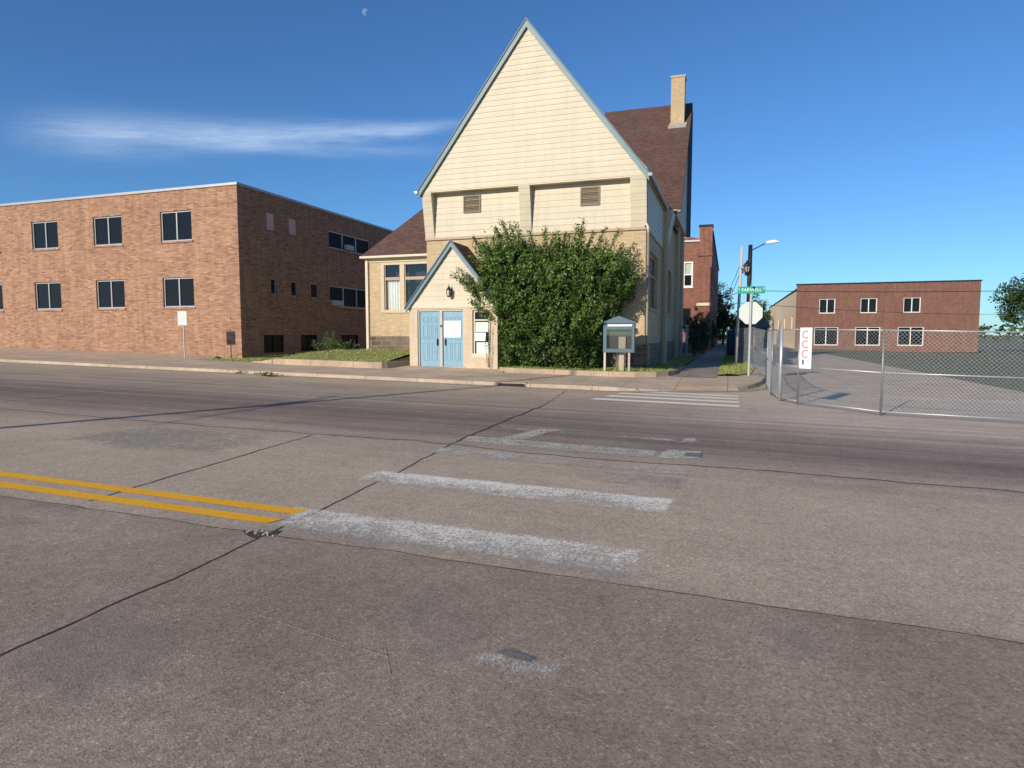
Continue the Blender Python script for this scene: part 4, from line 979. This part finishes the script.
tree((-2.7, 53.5, .2), 4.0, 1.0, 'taller dark bush under the dark ground floor window of the red brick building', 32, nc=70, ls=.16, trunk_h=.02, name='bush', cat='bush', group='dark bushes at the red building')
tree((-2.3, 47.5, .2), 1.9, .55, 'low dark bush just past the end of the church side wall', 33, nc=45, ls=.13, trunk_h=.02, name='bush', cat='bush', group='dark bushes at the red building')
tree((-1.7, 66, .2), 3.2, .9, 'dark bush far up the path against the shaded brick side wall', 34, nc=60, ls=.2, trunk_h=.02, name='bush', cat='bush', group='dark bushes at the red building')
mb = MB(); r3 = random.Random(5)     # far tree line
for i in range(5200):
    x = r3.uniform(-330, 400); y = 330+r3.uniform(-12, 12); hgt = 6.5+3.0*noise.noise(Vector((x*.035, 0, 0)))+1.5*noise.noise(Vector((x*.2, 3, 0)))
    leaf_quad(mb, Vector((x, y, g(x)+r3.random()**.7*hgt)), r3.uniform(1.6, 3.2), (rdir(r3)+Vector((0, -.8, .4))).normalized(), r3.uniform(0, 6.28))
o = mb.build('far_woodland', 'tleaf', recalc=False); tag(o, 'distant line of dark trees', 'trees', kind='stuff')

# fallen leaves by the kerb at the left
mb = MB()
for cx_, cy_, rr, k in ((-16.4, 18.35, .25, 20), (-15.0, 18.0, .35, 50), (-14.6, 17.9, .3, 40)):
    for _ in range(k):
        p = Vector((cx_+r3.uniform(-rr, rr), cy_+r3.uniform(-rr*.6, rr*.6), 0)); p.z = g(p.x)+r3.uniform(.02, .12)
        leaf_quad(mb, p, r3.uniform(.06, .14), (rdir(r3)+Vector((0, 0, .8))).normalized(), r3.uniform(0, 6.28))
tag(mb.build('fallen_twig', 'leaf', loc=(-15.2, 18.1, .3), recalc=False), 'leafy twigs lying in the gutter by the left kerb', 'twigs')

# ------------------------------------------------------------------ notice board
nb = root('notice_board', (-3.62, 22.9, .42), 'slate blue glass fronted notice board on posts in front of the church corner', 'notice board')
y0 = 22.9; a, b = -4.27, -3.16; z0, z1 = 1.08, 2.12; F = FY(y0)
mb = MB(); mbox(mb, F, a, a+.12, 0, .30, z0, z1); mbox(mb, F, b-.09, b, 0, .30, z0, z1); mbox(mb, F, a+.12, b-.09, 0, .30, z0, z0+.13); mbox(mb, F, a+.12, b-.09, 0, .30, z1-.22, z1); mbox(mb, F, a+.12, b-.09, .26, .30, z0+.13, z1-.22)
mb.build('case', 'boardblue', nb)
mb = MB(); cx_ = (a+b)/2
mb.prism([(a-.05, y0-.04, z1), (b+.05, y0-.04, z1), (b+.05, y0-.04, z1+.035), (cx_, y0-.04, z1+.26), (a-.05, y0-.04, z1+.035)], (0, .38, 0)); mb.build('roof', 'boardblue', nb)
mb = MB(); mbox(mb, F, a+.16, b-.08, -.03, -.001, z1-.115, z1-.045); mb.build('light_strip', 'signwhite', nb)
mb = MB(); mbox(mb, F, a+.13, b-.10, .20, .25, z0+.14, z1-.23); mb.build('back_panel', plain('dark_brown_panel', (.05, .045, .045), .7, .2), nb)
mb = MB(); mbox(mb, F, cx_-.02, cx_+.23, .12, .19, z0+.135, z0+.56); mb.build('wood_reflection', 'boardwood', nb)  # wood-coloured block inside the case, standing in for a reflection in the glass
mb = MB(); mbox(mb, F, a+.12, b-.09, .03, .035, z0+.13, z1-.22); mb.build('glass', 'clear', nb)
for x in (a+.02, b-.22):
    mb = MB(); mb.box(x, x+.075, y0+.02, y0+.1, .35, z0-.002); mb.build('post', plain('pale_post', (.55, .47, .38), .7, .1) if x < -4 else 'boardwood', nb)
mb = MB(); mb.box(cx_-.02, cx_+.16, y0+.22, y0+.36, .3, z0-.002); mb.build('post', 'boardwood', nb)

# ------------------------------------------------------------------ signs and poles on the corner
ss = root('stop_sign', (.745, 25.6, .12), 'octagonal stop sign seen from behind on a grey post, green street name blade on top', 'road sign')
zc_, rr_ = 2.52, .445; yy_ = 25.66
mb = MB(); mb.prism([(.765+rr_*math.cos(R(22.5+45*k)), yy_, zc_+rr_*math.sin(R(22.5+45*k))) for k in range(8)], (0, .006, 0)); mb.build('octagon', 'signback', ss)
mb = MB()
mb.prism([(.70, 25.60, 0.05), (.73, 25.575, .05), (.76, 25.575, .05), (.79, 25.60, .05), (.78, 25.645, .05), (.71, 25.645, .05)], (0.01, 0, 3.185)); mb.build('post', 'galv', ss)
mb = MB(); mb.box(.28, 1.24, 25.585, 25.60, 3.24, 3.50); mb.build('name_blade', 'signgreen', ss)
tx = Matrix.Translation((.77, 25.582, 3.37)) @ Matrix.Rotation(R(90), 4, 'X')
text('FARWELL', .165, 'signwhite', tx, ss)
text('S', .10, 'signwhite', Matrix.Translation((.33, 25.582, 3.40)) @ Matrix.Rotation(R(90), 4, 'X'), ss)
text('ST', .085, 'signwhite', Matrix.Translation((1.19, 25.582, 3.41)) @ Matrix.Rotation(R(90), 4, 'X'), ss)
mb = MB(); mb.box(.745, .757, 25.2, 26.0, 3.52, 3.72); mb.build('cross_blade', 'signgreen', ss)
up_ = root('utility_pole', (.37, 34.2, .1), 'slim weathered pale utility pole standing at the fence behind the stop sign', 'utility pole')
mb = MB(); mb.tube([(.37, 34.2, 0), (.44, 34.2, 3), (.53, 34.2, 6.08)], [.085, .075, .065], 10); mb.build('pole', 'polewood', up_, smooth=True)
mb = MB(); mb.tube([(.5, 34.1, 5.0), (.66, 34.1, 4.9), (.72, 34.1, 4.6)], .02, 6); mb.box(.55, .63, 34.08, 34.16, 4.75, 5.0); mb.build('bracket', 'black', up_)
def cable(a, b, sag, label, r=.012, grp='overhead wires'):
    a, b = Vector(a), Vector(b); mb = MB(); pts = [a.lerp(b, k/16)-Vector((0, 0, sag*4*(k/16)*(1-k/16))) for k in range(17)]
    mb.tube(pts, r, 4); tag(mb.build('overhead_wire', 'black', loc=a), label, 'wire', grp)
cable((.52, 34.2, 5.35), (-1.4, 61, 4.9), .9, 'upper sagging wire from the utility pole to the red brick building', .014)
cable((.50, 34.2, 4.9), (-1.4, 64, 4.0), .9, 'second sagging wire below it, from the utility pole to the red brick building', .014)
cable((.50, 34.2, 3.85), (-2.9, 60, 4.7), .15, 'nearly level wire from the utility pole past the red brick front wall', .016)
cable((.50, 34.2, 3.92), (24, 36, 4.0), .25, 'long wire crossing the side street above the tan building to the right', .014)
cable((.49, 34.2, 3.35), (-2.2, 60, 3.75), .1, 'lowest wire from the utility pole to the red brick building', .016)
cable((.49, 34.2, 3.3), (24, 60, 3.4), .3, 'lower wire crossing the side street behind the stop sign', .012)
sl_ = root('street_lamp', (1.15, 44, -.1), 'tall black street lamp with curved arm and lantern behind the stop sign', 'street lamp')
mb = MB(); mb.tube([(1.12, 44, -.2), (1.14, 44, 4.9), (1.17, 44, 5.2), (1.18, 44, 7.42)], [.12, .11, .15, .13], 10); mb.build('pole', 'black', sl_, smooth=True)
mb = MB(); mb.tube([(1.18, 44, 7.05), (1.6, 44, 7.25), (2.1, 44, 7.50)], .035, 8); mb.build('arm', 'black', sl_)
mb = MB(); mb.prism([(2.05, 43.85, 7.44), (2.15, 43.85, 7.60), (2.5, 43.85, 7.66), (2.82, 43.85, 7.58), (2.85, 43.85, 7.53), (2.4, 43.85, 7.46)], (0, .3, 0)); mb.build('lamp_head', 'whitem', sl_)
lc = (1.02, 43.8, 5.5)
mb = MB(); mb.lathe(lc, [(.08, 0), (.15, .10), (.17, .22)], 8); mb.lathe(lc, [(.27, .56), (.24, .68), (.10, .82), (.03, .95)], 8)
for k in range(8):
    t = 2*math.pi*k/8; mb.tube([(lc[0]+.14*math.cos(t), lc[1]+.14*math.sin(t), lc[2]+.1), (lc[0]+.23*math.cos(t), lc[1]+.23*math.sin(t), lc[2]+.64)], .015, 4)
mb.tube([(lc[0], lc[1], lc[2]+.02), (1.14, 44, 5.3)], .04, 6); l2 = mb.build('lantern', 'black', sl_)
mb = MB(); mb.lathe(lc, [(.13, .12), (.20, .58)], 8); mb.build('lamp_glass', plain('milky', (.35, .31, .29), .4, .1), l2)

# off-camera lamp standard that throws the long shadow across the road
AZ = 20.2; EL = 22.0
sx, sy = math.sin(R(AZ)), math.cos(R(AZ))
tipx, tipy = -4.32, 25.1
dist = 30.4; hL = dist*math.tan(R(EL))+.35; bx, by = tipx-sx*dist, tipy-sy*dist
ol = root('street_lamp', (bx, by, g(bx)+.1), 'street lamp standing on the near pavement behind the viewer', 'street lamp')
mb = MB(); mb.tube([(bx, by, 0), (bx, by, 5), (bx, by, hL+.3)], [.11, .10, .07], 10); mb.build('pole', 'black', ol, smooth=True)
mb = MB(); mb.lathe((bx, by, hL-.4), [(.10, 0), (.22, .15), (.28, .7), (.1, .95)], 8); mb.build('lantern', 'black', ol)
mb = MB(); mb.tube([(bx, by-3.6, 6.78), (bx, by+1.9, 6.72)], [.02, .05], 6); mb.box(bx-.12, bx+.12, by-.3, by+.3, 6.62, 6.85); mb.build('banner_bracket', 'black', ol)
# small sign left of the view whose shadow falls on the tan brick front
ps = root('parking_sign', (-24.0, 23.35, .6), 'small rectangular sign on a thin post before the tan brick front wall', 'road sign')
mb = MB(); mb.tube([(-24.0, 23.4, .45), (-24.0, 23.4, 2.85)], .03, 8); mb.build('post', 'galv', ps)
mb = MB(); mb.box(-24.27, -23.73, 23.34, 23.36, 2.15, 2.8); mb.build('plate', 'signback', ps)

# ------------------------------------------------------------------ chain link fence
def gz(x, y): return S(x, y)-.0 if (y > 25 and x < 1.3) else g(x)+.02
def panel(p, q, label, height=1.85, pitch=.085, z_=None, mesh_=True):
    (x0, y0_), (x1, y1_) = p, q; za, zb_ = (gz(*p), gz(*q)) if z_ is None else z_
    t = root('chain_link_fence', (x0, y0_, za), label, 'fence', 'chain link fence panels')
    A, B = Vector((x0, y0_, za)), Vector((x1, y1_, zb_)); d = (B-A); ln = Vector((d.x, d.y, 0)).length
    for P_ in (A, B):
        m = MB(); m.tube([P_, P_+Vector((0, 0, height+.03))], .024, 8); m.build('post', 'galv', t, smooth=True)
    for h in (.07, height*.5, height):
        m = MB(); m.tube([A+Vector((0, 0, h)), B+Vector((0, 0, h))], .017, 6); m.build('rail', 'galv', t, smooth=True)
    m = MB(); H = height-.08; n_ = int((ln+H)/pitch); nd = Vector((-d.y, d.x, 0)).normalized()*.0018
    for sgn in (1, -1):
        for k in range(n_+1):
            c0 = k*pitch-H if sgn == 1 else k*pitch
            s0, h0, s1, h1 = (c0, 0, c0+H, H) if sgn == 1 else (c0, 0, c0-H, H)
            # clip to the panel
            def cl(s0, h0, s1, h1):
                if s1 < s0: a_ = cl(s1, h1, s0, h0); return a_
                if s1 <= 0 or s0 >= ln: return None
                if s0 < 0: h0 += (h1-h0)*(-s0)/(s1-s0); s0 = 0
                if s1 > ln: h1 = h0+(h1-h0)*(ln-s0)/(s1-s0); s1 = ln
                return s0, h0, s1, h1
            c_ = cl(s0, h0, s1, h1)
            if not c_ or c_[2]-c_[0] < .01: continue
            s0, h0, s1, h1 = c_; a_ = A+d*(s0/ln)+Vector((0, 0, .07+h0)); b_ = A+d*(s1/ln)+Vector((0, 0, .07+h1))
            w_ = Vector((0, 0, .0022))
            m.quad(a_-w_, b_-w_, b_+w_, a_+w_); m.quad(a_-nd, b_-nd, b_+nd, a_+nd)
    m.build('mesh', 'galv', t, recalc=False)
    return t
panel((.50, 36.8), (1.12, 31.6), 'farthest fence panel, from the utility pole towards the street corner')
panel((1.12, 31.6), (1.46, 27.5), 'fence panel beside the grass strip just right of the stop sign')
panel((1.46, 27.5), (1.22, 22.6), 'fence panel seen edge on beside the kerb return, farther of two')
panel((1.22, 22.6), (1.18, 19.5), 'fence panel seen edge on at the kerb corner, nearer of two')
panel((1.18, 19.5), (1.31, 18.1), 'narrow fence panel left of the thick fence post')
panel((1.31, 18.1), (1.66, 17.3), 'fence panel left of the red lettered white sign')
panel((1.66, 17.3), (3.2, 15.8), 'fence panel that carries the red lettered white sign')
panel((3.2, 15.8), (6.2, 15.6), 'fence panel right of the red lettered sign, blocking the side street')
panel((6.2, 15.6), (9.2, 15.8), 'second fence panel across the side street mouth')
panel((9.2, 15.8), (12.2, 16.2), 'rightmost fence panel in front of the far street corner')
m = MB(); m.tube([(1.31, 18.07, 0), (1.31, 18.07, 1.93)], .04, 10); tag(m.build('fence_post', 'galv', loc=(1.31, 18.07, 0), smooth=True), 'thick galvanised post where the fence turns beside the crosswalk', 'post')
sg = root('warning_sign', (1.75, 17.17, .9), 'white sign with worn red letters hung on the chain link fence at the right', 'sign')
dv = Vector((1.54, -1.5, 0)).normalized(); nv = Vector((dv.y, -dv.x, 0)); nv = -nv if nv.y > 0 else nv
o0 = Vector((1.69, 17.24, 0))+nv*.03
mb = MB(); mb.prism([o0+Vector((0, 0, .88)), o0+dv*.34+Vector((0, 0, .88)), o0+dv*.34+Vector((0, 0, 1.88)), o0+Vector((0, 0, 1.88))], nv*.006); mb.build('plate', 'signwhite', sg)
rot = Matrix((( dv.x, 0, -nv.x*-1, 0), (dv.y, 0, -nv.y*-1, 0), (0, 1, 0, 0), (0, 0, 0, 1)))
for k in range(3):
    text('C', .27, 'red', Matrix.Translation(o0+dv*.15+nv*.012+Vector((0, 0, 1.70-k*.235))) @ rot, sg)
mb = MB(); q = o0+nv*.010; mb.prism([q+dv*.09+Vector((0, 0, .98)), q+dv*.13+Vector((0, 0, .98)), q+dv*.13+Vector((0, 0, 1.10)), q+dv*.09+Vector((0, 0, 1.10))], nv*.003); mb.build('mark', 'black', sg)
# dark screened fence farther up
df = root('screened_fence', (-.1, 47, .1), 'dark fabric screened fence along the far side path', 'fence')
mb = MB(); mb.box(-.12, 1.05, 47, 47.03, .1, 2.05); mb.box(1.02, 1.05, 37.2, 47, .15, 1.9); mb.build('fabric', 'screen', df)
for x in (-.12, .45, 1.05):
    mb = MB(); mb.tube([(x, 46.97, .05), (x, 46.97, 2.15)], .03, 6); mb.build('post', 'galv', df)
# construction lot clutter behind the fence: jersey barrier and a gravel heap are dark shapes in the photo
jb = root('barrier', (3.4, 40, -.05), 'long grey concrete barrier standing in the closed side street', 'barrier')
mb = MB(); mb.prism([(2.2, 40, -.08), (2.8, 40, -.08), (2.66, 40, .2), (2.58, 40, .78), (2.42, 40, .78), (2.34, 40, .2)], (1.2, 9, 0)); mb.build('body', 'kerb_dirty', jb)

# ------------------------------------------------------------------ sky, sun, camera
wd = bpy.data.worlds.new('World'); scene.world = wd; wd.use_nodes = True
nt = wd.node_tree; bg = nt.nodes['Background']
sky = N(nt, 'ShaderNodeTexSky', sky_type='NISHITA'); sky.sun_disc = False
sky.sun_elevation = R(EL); sky.sun_rotation = R(180+AZ); sky.altitude = 200
sky.air_density = 1.0; sky.dust_density = .25; sky.ozone_density = 2.6
tc = N(nt, 'ShaderNodeTexCoord'); sp = N(nt, 'ShaderNodeSeparateXYZ'); L(nt, tc.outputs['Generated'], sp.inputs[0])
az = math_(nt, 'MULTIPLY', math_(nt, 'ARCTAN2', sp.outputs[0], sp.outputs[1]), 57.2958)
el = math_(nt, 'MULTIPLY', math_(nt, 'ARCSINE', sp.outputs[2]), 57.2958)
def wisp(c0, slope, azr, w0, w1, azlo, azhi, strength, seed):
    cen = math_(nt, 'ADD', math_(nt, 'MULTIPLY', math_(nt, 'SUBTRACT', az, azr), slope), c0)
    k = N(nt, 'ShaderNodeMapRange'); L(nt, az, k.inputs[0]); k.inputs[1].default_value = azlo; k.inputs[2].default_value = azhi; k.inputs[3].default_value = w0; k.inputs[4].default_value = w1
    cv = N(nt, 'ShaderNodeCombineXYZ'); L(nt, math_(nt, 'MULTIPLY', az, .16), cv.inputs[0]); L(nt, math_(nt, 'MULTIPLY', el, .9), cv.inputs[1]); cv.inputs[2].default_value = seed
    nz = N(nt, 'ShaderNodeTexNoise'); nz.inputs['Scale'].default_value = 1; nz.inputs['Detail'].default_value = 6; L(nt, cv.outputs[0], nz.inputs['Vector'])
    d = math_(nt, 'ADD', math_(nt, 'SUBTRACT', el, cen), math_(nt, 'MULTIPLY', math_(nt, 'SUBTRACT', nz.outputs[0], .5), .9))
    d = math_(nt, 'DIVIDE', d, k.outputs[0]); e = math_(nt, 'EXPONENT', math_(nt, 'MULTIPLY', math_(nt, 'MULTIPLY', d, d), -1))
    fa = N(nt, 'ShaderNodeMapRange', interpolation_type='SMOOTHSTEP'); L(nt, az, fa.inputs[0]); fa.inputs[1].default_value = azhi+3; fa.inputs[2].default_value = azhi-9; fa.inputs[3].default_value = 0; fa.inputs[4].default_value = 1
    fb = N(nt, 'ShaderNodeMapRange', interpolation_type='SMOOTHSTEP'); L(nt, az, fb.inputs[0]); fb.inputs[1].default_value = azlo-8; fb.inputs[2].default_value = azlo; fb.inputs[3].default_value = 0; fb.inputs[4].default_value = 1
    fv = N(nt, 'ShaderNodeCombineXYZ'); L(nt, math_(nt, 'MULTIPLY', az, .35), fv.inputs[0]); L(nt, math_(nt, 'MULTIPLY', math_(nt, 'SUBTRACT', el, cen), 4.5), fv.inputs[1]); fv.inputs[2].default_value = seed+3
    fz = N(nt, 'ShaderNodeTexNoise'); fz.inputs['Scale'].default_value = 1; fz.inputs['Detail'].default_value = 7; fz.inputs['Roughness'].default_value = .65; fz.inputs['Distortion'].default_value = .6; L(nt, fv.outputs[0], fz.inputs['Vector'])
    nn = math_(nt, 'MULTIPLY', ramp(nt, nz.outputs[0], [(.3, .6), (.7, 1)]), ramp(nt, fz.outputs[0], [(.30, .62), (.64, 1.08)]))
    return math_(nt, 'MULTIPLY', math_(nt, 'MULTIPLY', math_(nt, 'MULTIPLY', e, fa.outputs[0]), fb.outputs[0]), math_(nt, 'MULTIPLY', nn, strength))
cl = math_(nt, 'ADD', wisp(15.5, .115, -42, 1.25, .30, -50, -21, .62, 1.), wisp(15.3, .05, -30, .35, .6, -38, -23, .26, 7.), clamp=True)
c = mixc(nt, cl, mixc(nt, 1., sky.outputs[0], (.40, .67, .96), 'MULTIPLY'), (4.6, 5.7, 7.4))
# the moon, pale by day
def dvec(px, py):
    yaw = R(18.65); pit = math.atan(49/640)
    fw = Vector((-math.sin(yaw)*math.cos(pit), math.cos(yaw)*math.cos(pit), -math.sin(pit))); rt = Vector((math.cos(yaw), math.sin(yaw), 0)); up = rt.cross(fw)
    return (fw+rt*(px-512)/640+up*(384-py)/640).normalized()
def disc(v, rad):
    dn = N(nt, 'ShaderNodeVectorMath', operation='DISTANCE'); L(nt, tc.outputs['Generated'], dn.inputs[0]); dn.inputs[1].default_value = v
    m_ = N(nt, 'ShaderNodeMapRange'); L(nt, dn.outputs['Value'], m_.inputs[0]); m_.inputs[1].default_value = rad*1.15; m_.inputs[2].default_value = rad*.8; m_.inputs[3].default_value = 0; m_.inputs[4].default_value = 1
    return m_.outputs[0]
moon = math_(nt, 'MULTIPLY', disc(dvec(365.3, 12), .0042), math_(nt, 'SUBTRACT', 1, disc(dvec(368.6, 13.5), .0042)))
c = mixc(nt, math_(nt, 'MULTIPLY', moon, .22), c, (5, 6, 7))
L(nt, c, bg.inputs[0]); bg.inputs[1].default_value = .135
sun = bpy.data.lights.new('sun', 'SUN'); sun.energy = 4.6; sun.angle = R(.53); sun.color = (1, .885, .735)
so = bpy.data.objects.new('sun', sun); col.objects.link(so)
dirv = Vector((sx*math.cos(R(EL)), sy*math.cos(R(EL)), -math.sin(R(EL))))
so.rotation_euler = dirv.to_track_quat('-Z', 'Y').to_euler(); so.location = (-10, -20, 30)
cam = bpy.data.cameras.new('camera'); co = bpy.data.objects.new('camera', cam); col.objects.link(co)
cam.lens = 22.5; cam.sensor_width = 36; cam.sensor_fit = 'HORIZONTAL'; cam.clip_end = 6000; cam.clip_start = .05
co.location = (0, 0, 1.7); co.rotation_euler = (R(90)-math.atan(49/640), 0, R(18.65))
scene.camera = co
vs = scene.view_settings; vs.view_transform = 'Standard'; vs.look = 'None'; vs.gamma = 1; vs.exposure = .03
